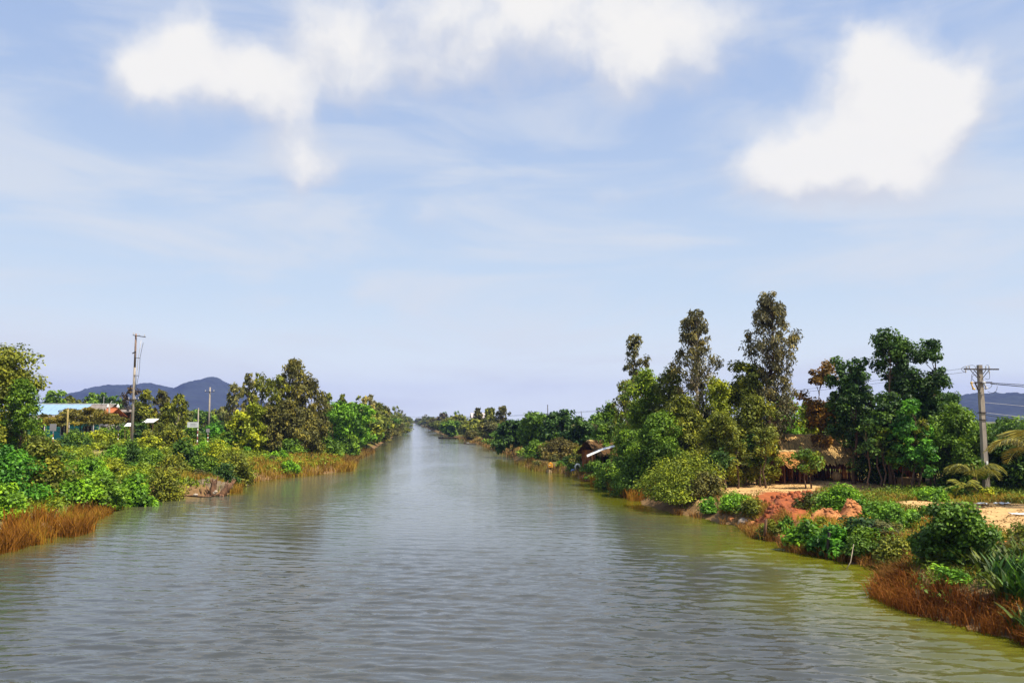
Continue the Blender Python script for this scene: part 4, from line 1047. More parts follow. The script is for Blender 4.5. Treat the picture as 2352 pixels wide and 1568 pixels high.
wire('power_cable', [base+Vector((.60,-.12,zc-.98)), base+Vector((32,-18.6,zc-2.9))], .028, 'second thick cable running right just below the upper one', sag=.7)
wire('power_cable', [base+Vector((.14,-.1,PH*.70)), base+Vector((32,-19.5,PH*.50))], .013, 'thin pale cable crossing in front of the right hill', sag=.7, mat=M_CERAMIC)
wire('power_cable', [base+Vector((.14,-.12,PH*.62)), base+Vector((31,-20,PH*.36))], .013, 'thin cable running down to the right from the upper clamp band', sag=.8, mat=M_CERAMIC)
wire('power_cable', [base+Vector((.14,-.14,PH*.60)), base+Vector((31,-18.8,PH*.36))], .017, 'dark sagging cable running right from the clamp band', sag=1.2)
for k, xx in enumerate((-1.12, -.85)):
    wire('power_cable', [base+Vector((xx,-.1,zc-.2+.3*k)), base+Vector((-46+k,58,zc-3))], .010, ('thin overhead line leaving the left end of the upper crossarm', 'thin overhead line leaving the insulator near the crossarm end')[k], sag=1.0)

# tall leaning pole on the left bank
lb_ = at(305, 963, 82); lz = gz(lb_.x, 82); LH = at(312, 766, 82).z - lz
lp = thing('power_pole', 'tall leaning concrete pole with a bracket at its top, in front of the left hill', 'power pole', (lb_.x, 82, lz), R(-3))
lp.rotation_euler = (0, R(-.3), R(-3))
MB().tube([(0,0,-.4), (0,0,LH*.5), (0,0,LH*.72)], [.145, .125, .115], 10).build('shaft', M_CONC, lp, True)
MB().tube([(0,0,LH*.72), (0,0,LH)], [.105, .09], 10).build('upper_shaft', M_CONC2, lp, True)
arm_l = MB().box((.42, -.14, LH-.28), (1.35, .08, .08), Matrix.Rotation(R(9), 3, 'Y')).build('crossarm', M_STEEL, lp)
for xx, zz in ((-.2, LH-.08), (.42, LH-.2), (.98, LH-.30)): insulator(arm_l, xx, -.14, zz)
for zz, ln in ((LH*.80, .55), (LH*.655, .5)):
    MB().bar((0, -.1, zz), (ln, -.1, zz-.05), .05, .05).build('bracket', M_STEEL, lp)
MB().bar((-.25,-.1,LH*.835), (.1,-.1,LH*.85), .07, .1).build('bracket', M_STEEL, lp)
MB().tube([(.85,-.1,LH*.925), (.7,-.1,LH*.86), (.58,-.1,LH*.80), (.56,-.1,LH*.72), (.52,-.1,LH*.655), (.35,-.1,LH*.58), (.17,-.1,LH*.50)], .02, 5).build('drop_cable', M_CABLE, lp, True)
MB().tube([(.62,-.1,LH*.945), (.5,-.1,LH*.86), (.38,-.1,LH*.78), (.32,-.1,LH*.66), (.18,-.1,LH*.55)], .03, 5).build('drop_cable', M_CERAMIC, lp, True)
arm_m = crossarm(lp, LH*.455, -.5, .7, -.16, .09)
for xx in (-.4, .3, .6): insulator(arm_m, xx, -.16, LH*.46)
f = MB(); f.lathe((-.42, -.2, LH*.36), [(.1,0),(.13,.05),(.13,.55),(.08,.62)], 10); f.bar((-.42,-.2,LH*.40),(0,-.1,LH*.40),.06,.06); f.build('transformer', M_STEEL, lp)

fb = at(480, 963, 160); fz_ = gz(fb.x, 160)
fp = thing('power_pole', 'slim pale pole with crossarm standing against the blue hill', 'power pole', (fb.x, 160, fz_))
FH = at(480, 889, 160).z - fz_
MB().tube([(0,0,-.3), (0,0,FH)], [.2, .14], 8).build('shaft', M_CONC, fp, True)
arm_f = MB().box((0,-.2,FH-.9), (1.9,.1,.1)).build('crossarm', M_STEEL, fp)
for xx in (-.85, 0, .85): insulator(arm_f, xx, -.2, FH-.85, s=1.6)
for (px, D, top, r0, mat, lb) in [(155, 88, 938, .10, simple('ochre_post', (0.36,.27,.09), .85, .3, 6), 'short yellowish post in front of the flat-crowned tree'), (250, 104, 928, .13, M_CONC, 'plain concrete post right of the orange-tiled roof'),
                                  (455, 97, 938, .08, M_CONC, 'thin greenish post behind the white board sign'), (1258, 205, 930, .12, M_STEEL, 'thin dark mast rising behind the waterside clump')]:
    X = at(px, 963, D).x; z0 = gz(X, D); hh = at(px, top, D).z - z0
    mb = MB(); mb.tube([(0,0,-.3), (.02,0,hh*.5), (0,0,hh)], [r0*1.1, r0, r0*.85], 8); mb.lathe((0,0,hh-.02), [(r0*1.05,0),(r0*1.05,.06),(r0*.5,.1)], 8)
    o = mb.build('post', mat, None, True, (X, D, z0)); tag(o, lb, 'post')
X = at(1342, 963, 190).x; z0 = gz(X, 190); hh = at(1340, 944, 190).z - z0
o = MB().tube([(0,0,-.3), (-.3,0,hh*.5), (-.75,0,hh)], [.11, .09, .06], 8).build('post', M_STEEL, None, True, (X, 190, z0)); tag(o, 'thin slanting mast behind the thatched hut', 'post')

# ------------------------------------------------------------------ road signs
def sign(px, D, top, label, shape, s, base_h=None):
    X = at(px, 963, D).x; z0 = gz(X, D); H = at(px, top, D).z - z0
    t = thing('road_sign', label, 'road sign', (X, D, z0), R(-8))
    n = 9; hh = H-.08
    for i in range(n):
        MB().tube([(0,0,hh*i/n - (.3 if i == 0 else 0)), (0,0,hh*(i+1)/n)], .05, 8).build('post_band', (M_WPAINT, M_RED)[i % 2], t, True)
    if shape == 'square': MB().box((0,-.075,H-s/2), (s, .03, s)).build('panel', M_GREYPAINT, t)
    elif shape == 'tri':
        mb = MB(); a = [(-s/2,-.09,H-s*.87), (s/2,-.09,H-s*.87), (0,-.09,H)]; b = [(x,-.06,z) for x, _, z in a]
        mb.poly(a); mb.poly(b[::-1])
        for i in range(3): mb.poly([a[i], b[i], b[(i+1) % 3], a[(i+1) % 3]])
        mb.build('panel', M_GREYPAINT, t)
    elif shape == 'board':
        pn = MB().box((-s*.42,-.075,H-.35), (s, .03, .62)).build('panel', M_WPAINT, t)
        for k in range(2): MB().box((-s*.36,-.095,H-.22-.2*k), (s*.55, .008, .05)).build('text_line', M_GREYPAINT, pn)
    MB().box((0,-.058,H-s*.5 if shape != 'board' else H-.35), (.1, .012, .3)).build('clamp', M_STEEL, t)
    return t
sign(124, 76, 973, 'square sign seen from its grey back on a red and white post', 'square', .66)
sign(273, 98, 975, 'triangular sign seen from its grey back on a striped post', 'tri', .72)
sign(455, 92, 968, 'white rectangular board sign on a striped post', 'board', 1.35)
sign(479, 96, 984, 'small narrow grey panel sign under the spreading green tree', 'square', .42)

# ------------------------------------------------------------------ houses
def roof_sheets(t, x0, x1, y0, z0, y1, z1, n, mat, name='roof_sheet', rib=.03, th=.02, matfn=None):
    w = (x1-x0)/n; sl = Vector((0, y1-y0, z1-z0)); nrm = Vector((0, -(z1-z0), y1-y0)).normalized()
    if nrm.z < 0: nrm = -nrm
    m = MB(); k = 4
    for i in range(k):            # corrugation profile of one sheet
        a = Vector((w*i/k, 0, 0)); b = Vector((w*(i+.5)/k, 0, 0)) + nrm*rib; c = Vector((w*(i+1)/k, 0, 0))
        for p, q in ((a, b), (b, c)): m.poly([p, q, q+sl, p+sl]); m.poly([p-nrm*th, p-nrm*th+sl, q-nrm*th+sl, q-nrm*th])
    me = m.mesh(name, mat)
    for i in range(n):
        me2 = me
        if matfn and matfn(i) is not mat:
            me2 = me.copy(); me2.materials[0] = matfn(i)
        o = put(name, me2, t, (x0+w*i, y0, z0 + (.012 if i % 2 else 0)))
D = 112; c = at(160, 963, D); z0 = 2.9
hs = thing('house', 'long turquoise house with a blue metal roof on the left bank', 'house', (c.x, D, z0), R(3))
rt = at(160, 927, D).z - z0; ev = at(160, 952, D).z - z0; x0 = at(62, 963, D).x-c.x; x1 = at(236, 963, D).x-c.x
MB().box(((x0+x1)/2, 3, (ev-.25)/2-.3), (x1-x0-.6, 6, ev-.25+.6)).build('wall', M_TURQ, hs)
roof_sheets(hs, x0-.4, x1+.2, -.6, ev-.05, 3, rt, 14, M_BLUEROOF, matfn=lambda i: M_BLUEROOF if i < 10 else M_GREYROOF)
roof_sheets(hs, x0-.4, x1+.2, 6.6, ev-.05, 3, rt, 14, M_BLUEROOF, matfn=lambda i: M_BLUEROOF if i < 10 else M_GREYROOF)
MB().bar((x0-.45, 3, rt+.05), (x1+.25, 3, rt+.05), .35, .08).build('ridge_cap', M_WPAINT, hs)
MB().box(((x0+x1)/2, -1.35, ev-.62), (x1-x0, 1.7, .07), Matrix.Rotation(R(14), 3, 'X')).build('porch_roof', M_PLASTER, hs)
MB().box(((x0+x1)/2, -.62, ev-.24), (x1-x0+.2, .05, .3)).build('fascia', M_PLASTER, hs)
for k in range(4): 
    xx = x0+.4+(x1-x0-.8)*k/3; MB().tube([(xx,-2.05,-.5), (xx,-2.05,ev-.82)], .07, 8).build('pillar', M_PLASTER, hs)
for k in range(3):
    xx = x0+1.6+k*3.2; w_ = MB().box((xx+.5, -.03, 1.6), (.85, .05, 1.2)).build('window', M_DARK, hs)
    for dx in (0, .5, 1.0): MB().box((xx+dx, -.075, 1.6), (.07, .04, 1.3)).build('frame', M_PLASTER, w_)
    MB().box((xx+.5, -.1, .96), (1.15, .14, .06)).build('sill', M_PLASTER, w_)
MB().tube([(x1-1.2, 2.5, rt-.3), (x1-1.2, 2.5, rt+1.1)], .03, 6).build('antenna', M_CERAMIC, hs)
MB().bar((x1-.5, 2.6, rt-.2), (x1-.1, 2.6, rt+.45), .12, .05).build('roof_vent', M_WPAINT, hs)
c2 = at(237, 963, 108)
h2 = thing('house', 'small house with an orange tiled roof and white ridge ends', 'house', (c2.x, 108, 2.95), R(-4))
e2 = at(228, 957, 108).z-2.95; r2 = at(228, 937, 108).z-2.95
MB().box((0, 2.2, e2/2-.3), (1.3, 4, e2+.5)).build('wall', M_PLASTER, h2)
nrow = 9
for i in range(nrow):     # overlapping courses of tiles
    t0 = i/nrow; t1 = (i+1)/nrow+.02
    for sgn in (0, 1):
        ya, yb = ((-.2+2.4*t0, -.2+2.4*t1) if sgn == 0 else (4.6-2.4*t0, 4.6-2.4*t1))
        MB().bar((0, (ya+yb)/2-.001, e2+(r2-e2)*(t0+t1)/2), (0.001, (ya+yb)/2, e2+(r2-e2)*(t0+t1)/2), 1, 1) if False else None
        za, zb_ = e2+(r2-e2)*t0+.05, e2+(r2-e2)*t1+.02
        m = MB(); X0, X1 = -.75, .75
        m.poly([(X0,ya,za),(X1,ya,za),(X1,yb,zb_),(X0,yb,zb_)]); m.poly([(X0,ya,za-.05),(X0,ya,za),(X0,yb,zb_),(X0,yb,zb_-.05)]); m.poly([(X1,ya,za-.05),(X1,yb,zb_-.05),(X1,yb,zb_),(X1,ya,za)]); m.poly([(X0,ya,za-.05),(X1,ya,za-.05),(X1,ya,za),(X0,ya,za)])
        m.build('tile_course', M_TILE, h2)
MB().bar((-.8,2.2,r2+.07),(.8,2.2,r2+.07),.25,.14).build('ridge_cap', M_TILE, h2)
for sx in (-.7, .7): MB().lathe((sx,2.2,r2+.1), [(.2,0),(.22,.15),(.12,.32),(.05,.5)], 8).build('ridge_end', M_WPAINT, h2)
MB().box((0,.16,e2*.45), (.7,.1,1.3)).build('door', M_DARK, h2)
# little tin shelter by the leaning pole
s0 = at(288, 963, 116); sz0 = gz(s0.x, 116)
sh = thing('shelter', 'tin-roofed shelter seen behind the tall leaning pole', 'shelter', (s0.x, 116, sz0))
sr = at(288, 942, 116).z - sz0
roof_sheets(sh, -1.4, 1.3, -1.2, sr-.25, 1.6, sr+.1, 4, M_GREYROOF)
for xx in (-1.2, 1.1):
    for yy in (-.9, 1.3): MB().tube([(xx,yy,-.3),(xx,yy,sr-.22+(.28 if yy > 0 else 0))], .05, 6).build('post', M_WOOD, sh)
MB().box((0,1.25,sr*.5-.3),(2.3,.06,sr-.2)).build('back_wall', M_WOOD, sh)
def litter_sheet(px, D, z, w, h, rz, tilt, mat, label, cat='sheet', seed=0, flat=True):
    r = np.random.RandomState(seed+int(px)); X = at(px, 963, D).x
    z = gz(X, D) if z is None else z
    n = 7; V = []; 
    for j in range(n):
        for i in range(n):
            u, v = (i/(n-1)-.5)*w, (j/(n-1)-.5)*h
            V.append((u+r.normal()*.03*w, v+r.normal()*.03*h, abs(r.normal())*.09*min(w,h)))
    idx = np.arange(n*n).reshape(n, n); Q = np.stack([idx[:-1,:-1], idx[:-1,1:], idx[1:,1:], idx[1:,:-1]], -1).reshape(-1, 4)
    me = mesh_np('sheet', V, Q, mat, smooth=False)
    o = put('plastic_sheet', me, None, (X, D, z)); o.rotation_euler = (tilt, 0, rz)
    sol = o.modifiers.new('th', 'SOLIDIFY'); sol.thickness = .008
    return tag(o, label, cat)
def tin_on_posts(px, D, py, w, d, rz, tilt, mat, label, name='tin_shelter'):
    X = at(px, 963, D).x; z0 = gz(X, D); zt = at(px, py, D).z-z0
    t = thing(name, label, 'shelter', (X, D, z0), rz)
    hi = zt+math.sin(tilt)*d/2; lo = zt-math.sin(tilt)*d/2
    roof_sheets(t, -w/2, w/2, -d/2, lo, d/2, hi, max(2, int(w/.8)), mat)
    for sx in (-1, 1):
        for sy in (-1, 1): MB().tube([(sx*(w/2-.1), sy*(d/2-.15), -.3), (sx*(w/2-.1), sy*(d/2-.15), (hi if sy > 0 else lo)-.04)], .04, 6).build('post', M_WOOD, t)
    return t
tin_on_posts(345, 104, 966, 1.7, 1.2, R(-12), R(24), M_WHITE, 'small white tin roof among the bushes near the leaning pole')
tin_on_posts(297, 102, 975, .9, .8, 0, R(30), M_WHITE, 'tiny white tin cover at the foot of the leaning pole')
tin_on_posts(1146, 205, 996, 3.0, 2.0, 0, R(12), M_WHITE, 'white tin roof among the bushes on the far right bank')

# thatched houses
def thatch_slope(mb_v, x0, x1, y0, z0, y1, z1, rows, per, r, length, w, jitter=.06):
    """rows of overlapping straw from eave (y0,z0) to ridge (y1,z1)"""
    V, Q, lv = mb_v
    sl = np.array([0, y1-y0, z1-z0]); ln = np.linalg.norm(sl); sd = sl/ln
    nr = np.array([0, -sd[2], sd[1]]); nr = nr if nr[2] > 0 else -nr
    for i in range(rows):
        t = (i+.6)/rows; rv = r.rand()
        for k in range(per):
            x = x0+(x1-x0)*(k+r.rand())/per
            top = np.array([x, y0, z0]) + sl*min(1, t+.05) + nr*(.03+.03*r.rand())
            bot = top - sd*length*(.7+.5*r.rand()) + nr*(.09+jitter*r.rand()) + np.array([r.normal()*.08, 0, 0])
            b = len(V); hw = w*(.6+.8*r.rand()); e = np.array([hw, 0, 0])
            V += [top-e, top+e, bot+e*.6, bot-e*.6]; Q.append((b, b+1, b+2, b+3)); lv.append(.25*rv+.75*r.rand())
def thatched(px, D, ridge_py, eave_py, Wd, depth, rz, label, col, seed, wall=True, open_front=True):
    r = np.random.RandomState(seed); X = at(px, 963, D).x; z0 = gz(X, D)
    t = thing('thatched_house', label, 'hut', (X, D, z0), rz)
    rg = at(px, ridge_py, D).z-z0; ev = at(px, eave_py, D-depth/2).z-z0; ev = max(ev, 1.35)
    for s in (-1, 1):
        acc = ([], [], []); thatch_slope(acc, -Wd/2, Wd/2, s*depth/2, ev, s*.02, rg, 9, int(Wd*22), r, .75, .045)
        o = put('thatch_slope', mesh_np('thatch', *acc[:2], M_THATCH, lv=acc[2]), t); o.color = (*col, 1); o['kind'] = 'stuff'
        m = MB(); m.poly([(-Wd/2+.05, s*(depth/2-.05), ev-.02), (Wd/2-.05, s*(depth/2-.05), ev-.02), (Wd/2-.05, 0, rg-.04), (-Wd/2+.05, 0, rg-.04)]); m.build('roof_underlay', M_WOOD, t)
    k = max(4, int(Wd/.75))
    for i in range(k):
        a = -Wd/2+Wd*i/k; MB().tube([(a+.01, 0, rg+.02), (a+Wd/k*.5, 0, rg+.06), (a+Wd/k-.01, 0, rg+.02)], [.11, .13, .11], 8).build('ridge_bundle', M_STRAW, t, True)
    for sx in np.linspace(-1, 1, 4):
        for sy in (-1, 1): MB().tube([(sx*(Wd/2-.3), sy*(depth/2-.35), -.3), (sx*(Wd/2-.3), sy*(depth/2-.35), ev+.12)], .06, 6).build('post', M_WOOD, t)
    # palm-leaf walls at back and sides
    for (a, b, nm) in (((-Wd/2+.3, depth/2-.4), (Wd/2-.3, depth/2-.4), 'back_wall'), ((-Wd/2+.3, -depth/2+.4), (-Wd/2+.3, depth/2-.4), 'side_wall'), ((Wd/2-.3, -depth/2+.4), (Wd/2-.3, depth/2-.4), 'side_wall')):
        n = int(math.hypot(b[0]-a[0], b[1]-a[1])*16); V = []; Q = []; lv = []
        for i in range(n):
            for row in range(2):
                f_ = (i+r.rand())/n; p = np.array([a[0]+(b[0]-a[0])*f_, a[1]+(b[1]-a[1])*f_, 0]); tt = np.array([b[0]-a[0], b[1]-a[1], 0]); tt = tt/np.linalg.norm(tt)*.06; off = r.normal(size=3)*.03
                h0, h1 = (ev+.15)*row*.5-.05, (ev+.15)*(row*.5+.58); bq = len(V)
                V += [p-tt+off+[0,0,h0], p+tt+off+[0,0,h0], p+tt*.6+off+[0,0,h1], p-tt*.6+off+[0,0,h1]]; Q.append((bq,bq+1,bq+2,bq+3)); lv.append(r.rand())
        o = put(nm, mesh_np(nm, V, Q, M_THATCH, lv=lv), t); o.color = (.26, .10, .035, 1); o['kind'] = 'stuff'
    return t
M_STRAW = simple('straw', (0.55, 0.38, 0.16), .9, .4, 12, .4)
thatched(1872, 66, 1001, 1062, 6.4, 4.6, R(-3), 'thatched straw house behind the trees on the sandy yard', (0.50, 0.33, 0.13), 4)
thatched(1808, 63.5, 1038, 1066, 2.6, 2.6, R(14), 'small lean-to of reddish thatch beside the straw house', (0.45, 0.22, 0.07), 5)
thatched(2062, 64, 1045, 1058, 3.4, 2.6, R(4), 'low hut with a red-brown palm-leaf front under the dark trees', (0.42, 0.20, 0.07), 6)
# its woven front
def front_panel():
    r = np.random.RandomState(9); p0 = at(2058, 963, 62.3); z0 = gz(p0.x, 62.3)
    t = thing('palm_leaf_screen', 'red-brown screen of dried palm leaves in front of the low hut', 'screen', (p0.x, 62.3, z0))
    V = []; Q = []; lv = []
    for i in range(420):
        x = r.uniform(-1.15, 1.15); h = r.uniform(.7, 1.0)*1.9; b = len(V); w = .045; o = r.normal()*.04; s = r.normal()*.15
        zb = r.uniform(-.05, .5)
        V += [(x-w, o, zb), (x+w, o, zb), (x+w+s, o+.03, h), (x-w+s, o+.03, h)]; Q.append((b,b+1,b+2,b+3)); lv.append(r.rand())
    o = put('leaf_layer', mesh_np('leaf_layer', V, Q, M_THATCH, lv=lv), t); o.color = (.46, .15, .035, 1); o['kind'] = 'stuff'
    for xx in (-1.1, 0, 1.1): MB().tube([(xx,.06,-.3),(xx,.06,1.95)], .045, 6).build('post', M_WOOD, t)
    for zz in (.5, 1.4): MB().tube([(-1.2,.06,zz),(1.2,.06,zz)], .025, 5).build('rail', M_WOOD, t)
front_panel()
thatched(1376, 87, 1013, 1040, 3.6, 2.8, R(35), 'tumbledown brown thatched hut by the water on the right bank', (0.20, 0.115, 0.05), 8)
# white tin roof leaning from the hut to the water
p = at(1383, 1038, 80); z0 = gz(p.x, 80)
tr = thing('tin_roof_shelter', 'long white tin roof sheet sloping down towards the canal', 'shelter', (p.x, 80, z0), R(0))
zA = at(1348, 1048, 80).z-z0; zB = at(1418, 1024, 82).z-z0; xA = at(1348, 1048, 80).x-p.x; xB = at(1412, 1024, 82).x-p.x
for i in range(3):
    y_ = -.45+.42*i
    m = MB(); a = Vector((xA, y_, zA)); b = Vector((xB, y_+1.6, zB)); mid = a.lerp(b, .5)+Vector((0,0,.12)); w = Vector((.05, .42, .14)); th = Vector((0,0,-.03))
    m.poly([a, a+w, mid+w, mid][::-1]); m.poly([mid, mid+w, b+w, b][::-1]); m.poly([a+th, a+w+th, mid+w+th, mid+th]); m.poly([mid+th, mid+w+th, b+w+th, b+th]); m.poly([a, mid, mid+th, a+th]); m.poly([mid, b, b+th, mid+th])
    m.build('roof_sheet', M_WHITE if i < 2 else M_GREYROOF, tr)
for (fx, yy) in ((.15, -.3), (.15, .5), (.85, .9), (.85, 1.7)):
    MB().tube([(xA+(xB-xA)*fx, yy, -.4), (xA+(xB-xA)*fx, yy, zA+(zB-zA)*fx-.03)], .05, 6).build('post', M_WOOD, tr)
# far pale house
p = at(1104, 963, 285); z0 = gz(p.x, 285)
fh = thing('house', 'distant pale house with a pinkish roof between the upright trees', 'house', (p.x, 285, z0), R(8))
hr = at(1104, 948, 285).z-z0; he = hr-1.6
MB().box((0, 2.5, he/2-.3), (6, 5, he+.6)).build('wall', simple('cream_wall', (0.62, 0.52, 0.30), .85, .1, 2), fh)
roof_sheets(fh, -3.4, 3.4, -.4, he-.1, 2.5, hr, 6, M_PLASTER); roof_sheets(fh, -3.4, 3.4, 5.4, he-.1, 2.5, hr, 6, M_PLASTER)
for xx in (-1.8, 1.8): MB().box((xx, -.03, he*.6), (1, .06, 1.1)).build('window', M_DARK, fh)
MB().box((0, -.03, he*.4), (.9, .06, 1.9)).build('door', M_DARK, fh)

# ------------------------------------------------------------------ boats and things at the water
def boat(px, D, L, W, H, rz, mat, label, name='boat', extras=None):
    X = at(px, 963, D).x
    t = thing(name, label, 'boat', (X, D, 0), rz)
    n = 13; V = []; Q = []
    for i in range(n):
        s = i/(n-1)*2-1; w = W/2*(1-abs(s)**3.2)**.8+.03; sheer = H*(.55+.75*abs(s)**3)
        x = s*L/2; k = [(-w, sheer), (-w*.82, 0.0), (-w*.35, -.16), (w*.35, -.16), (w*.82, 0.0), (w, sheer), (w*.86, sheer), (w*.62, .04), (-w*.62, .04), (-w*.86, sheer)]
        V += [(x, a, b) for a, b in k]
    for i in range(n-1):
        for j in range(10): Q.append((i*10+j, i*10+(j+1) % 10, (i+1)*10+(j+1) % 10, (i+1)*10+j))
    m = bpy.data.meshes.new('hull'); m.from_pydata(V, [], Q+[tuple(range(10))[::-1], tuple((n-1)*10+j for j in range(10))]); m.materials.append(mat); m.update()
    put('hull', m, t)
    for s in (-.25, .25): MB().box((s*L, 0, H*.42), (.16, W*.72, .03)).build('thwart', M_WOOD, t)
    if extras: extras(t)
    return t
def prow(t):
    MB().tube([(-3.3,0,.30),(-3.75,0,.62),(-4.0,0,.95)], [.12,.10,.05], 7).build('prow', M_DARKWOOD, t)
    MB().lathe((-2.4,0,.25), [(.16,0),(.2,.25),(.2,.5),(.12,.62)], 8).build('engine', M_STEEL, t)
    MB().box((.8,0,.33),(4.6,.75,.05)).build('deck_boards', M_WOOD, t)
boat(1034, 258, 7.4, 1.3, .42, R(4), M_DARKWOOD, 'long dark wooden boat moored at the right bank far upstream', extras=prow)
boat(1086, 200, 4.2, 1.0, .36, R(2), M_CONC2, 'small grey boat pulled up at the right bank downstream of the long boat', extras=lambda t: MB().box((-1.3,0,.28),(.8,.5,.08)).build('white_board', M_WHITE, t))
boat(806, 132, 2.9, .8, .25, R(8), M_DARKWOOD, 'little dark boat at the muddy spit on the left bank')
def longtail(t):
    MB().tube([(0,0,.1),(0,0,.55)], .1, 8).build('engine_mount', M_STEEL, t)
    eb = MB().box((0,0,.78),(.55,.42,.46)).build('engine_block', M_ENGINE, t)
    MB().lathe((0,0,1.0),[(.1,0),(.1,.1),(.06,.14)],8).build('fuel_cap', M_ENGINE, eb)
    MB().tube([(.25,0,.75),(1.5,0,.62)], .03, 6).build('propeller_shaft', M_WPAINT, eb)
    MB().tube([(-.25,0,.8),(-.62,.05,.85)], .03, 6).build('tiller', M_WPAINT, eb)
boat(1264, 93, 2.6, .8, .32, R(78), simple('tan_wood', (0.42,.30,.16), .8, .3, 5), 'small tan boat carrying a yellow engine on the right bank', extras=longtail)
boat(1278, 95.5, 2.6, .8, .30, R(100), M_DARKWOOD, 'dark boat moored beside the yellow engine boat')
X = at(1316, 963, 88).x
o = MB().lathe((0,0,0), [(.16,-.2),(.2,-.15),(.21,.0),(.2,.05),(.21,.3),(.2,.35),(.21,.5),(.16,.58),(.06,.6)], 14).build('plastic_drum', M_BLUEPLASTIC, None, True, (X, 88, .06)); o.rotation_euler = (R(6), R(-9), 0); tag(o, 'pale blue plastic drum standing in the water near the golden reeds', 'drum')
X = at(1326, 963, 88.5).x
t = thing('mooring_post', 'dark mooring post with a white sack draped over it', 'post', (X, 88.5, 0))
MB().tube([(0,0,-.8),(.02,0,.5),(0,0,1.02)], [.09,.08,.07], 8).build('post', M_DARKWOOD, t, True)
m = MB()
for k in range(9):
    a = math.pi*k/8
m.tube([(-.26,-.02,.55),(-.24,-.03,.95),(-.1,-.04,1.14),(.1,-.04,1.15),(.24,-.03,.98),(.28,-.02,.5)], [.05,.09,.09,.09,.09,.04], 8); m.build('sack', M_WHITE, t, True)

# driftwood stumps, mound and stakes on the left jut
def lump(name, loc, size, mat, label, cat, seed, rough=.28, parts=None):
    r = np.random.RandomState(seed); bm = bmesh.new(); bmesh.ops.create_icosphere(bm, subdivisions=4, radius=1)
    ph = r.rand(3)*50
    for v in bm.verts:
        c_ = v.co; n = float(fbm(c_.x*2.1+ph[0]+c_.z, c_.y*2.1+ph[1]-c_.z*.7, 5))-.5
        v.co = c_*(1+n*rough*2.2)
        v.co.x *= size[0]; v.co.y *= size[1]; v.co.z *= size[2]
    me = bpy.data.meshes.new(name); bm.to_mesh(me); bm.free(); me.materials.append(mat)
    me.polygons.foreach_set('use_smooth', [True]*len(me.polygons))
    o = put(name, me, None, loc); o.rotation_euler = (0,0,r.rand()*6); return tag(o, label, cat)
mp_ = gp(472, 1128, .2)
lump('earth_mound', (mp_.x-.3, mp_.y+.6, .25), (2.1, 1.7, .95), M_GREYSOIL, 'bare grey earth mound at the water behind the driftwood stumps', 'mound', 3, .3)
for i, (px, py) in enumerate([(456,1110),(470,1112),(486,1105),(478,1128),(450,1122),(498,1098),(462,1131)]):
    q = gp(px, py, .8); lump('stone', (q.x, max(q.y, 60.8), .35+.1*(i % 4)), (.13+.05*(i % 3), .13, .1), M_STONE, 'pale broken stone lying on the grey earth mound', 'stone', 30+i, .3)['group'] = 'stones on the earth mound'
def stump(px, py, H, lean, label, seed):
    r = np.random.RandomState(seed); q = gp(px, py, 0)
    t = thing('driftwood_stump', label, 'stump', (q.x, q.y, 0), 0)
    mb = MB(); mb.tube([(0,0,-.5), (lean[0]*.3,lean[1],H*.35), (lean[0]*.7,lean[1],H*.7), (lean[0],lean[1],H)], [.36,.27,.22,.13], 9); mb.build('trunk', M_WOOD, t, True)
    for i in range(5):
        a = r.rand()*6.28; s0 = r.uniform(.45, .95); b0 = Vector((lean[0]*s0, lean[1]*s0, H*s0))
        MB().tube([b0, b0+Vector((math.cos(a)*.25+lean[0]*.2, math.sin(a)*.2, .25)), b0+Vector((math.cos(a)*.35+lean[0]*.4, math.sin(a)*.25, .55+.25*r.rand()))], [.10,.07,.025], 6).build('root', M_WOOD, t, True)
    for i in range(3):
        a = r.rand()*6.28; MB().tube([(0,0,.15), (math.cos(a)*.4, math.sin(a)*.3, .05), (math.cos(a)*.7, math.sin(a)*.5, -.3)], [.12,.09,.05], 6).build('root', M_WOOD, t, True)
stump(487, 1138, 1.15, (.18, 0), 'upright driftwood stump beside the earth mound', 1)
stump(507, 1139, .95, (.75, .1), 'driftwood stump leaning out over the water', 2)
for i, px in enumerate((378, 392, 408, 422, 434, 446, 458, 470, 478)):
    q = gp(px, 1139, 0); hh = .45+.35*((i*7) % 5)/5
    o = MB().tube([(0,0,-.6), (.03,0,hh*.5), (.05*(i % 3-1),.04,hh)], [.05,.05,.035], 6).build('wooden_stake', M_WOOD, None, True, (q.x, q.y+.3, 0)); tag(o, 'short wooden stake holding the bank below the earth mound', 'stake', 'stakes along the mound')
for i, (a, b) in enumerate((((372,1138),(440,1137)), ((430,1138),(492,1139)))):
    p, q = gp(*a, .25), gp(*b, .3); o = MB().tube([p, (p+q)/2+Vector((0,0,-.05)), q], [.06,.07,.05], 7).build('bank_log', M_WOOD, None, True); tag(o, ('log laid against the stakes under the olive thicket', 'log laid against the stakes by the driftwood stumps')[i], 'log')
q = gp(548, 1114, .05); o = MB().tube([q, q+Vector((.5,.1,.06)), q+Vector((1.0,.1,0))], [.04,.05,.03], 6).build('floating_branch', M_PALEBARK, None, True); tag(o, 'pale branch floating by the straw reeds', 'branch')
for px, py, w in ((232, 1079, .9), (252, 1082, .7)):
    q = gp(px, py, 2.1); o = litter_sheet(px, q.y, None, w, .5, .3, .15, M_WHITE, ('white scrap of sheet on the sandy patch' if px < 240 else 'smaller white scrap on the sandy patch'), 'scrap')
    o.location.z += .25
for i, (px, py) in enumerate(((55, 1203), (85, 1200), (100, 1205))):
    q = gp(px, py, .3); o = litter_sheet(px, q.y, .55, .6, .35, .2*i, .1, simple('orange_litter%d' % i, (0.62,.26,.10), .8, .3, 5), 'orange scrap caught on the reeds at the left waterline', 'scrap', i); o['group'] = 'orange scraps in the reeds'

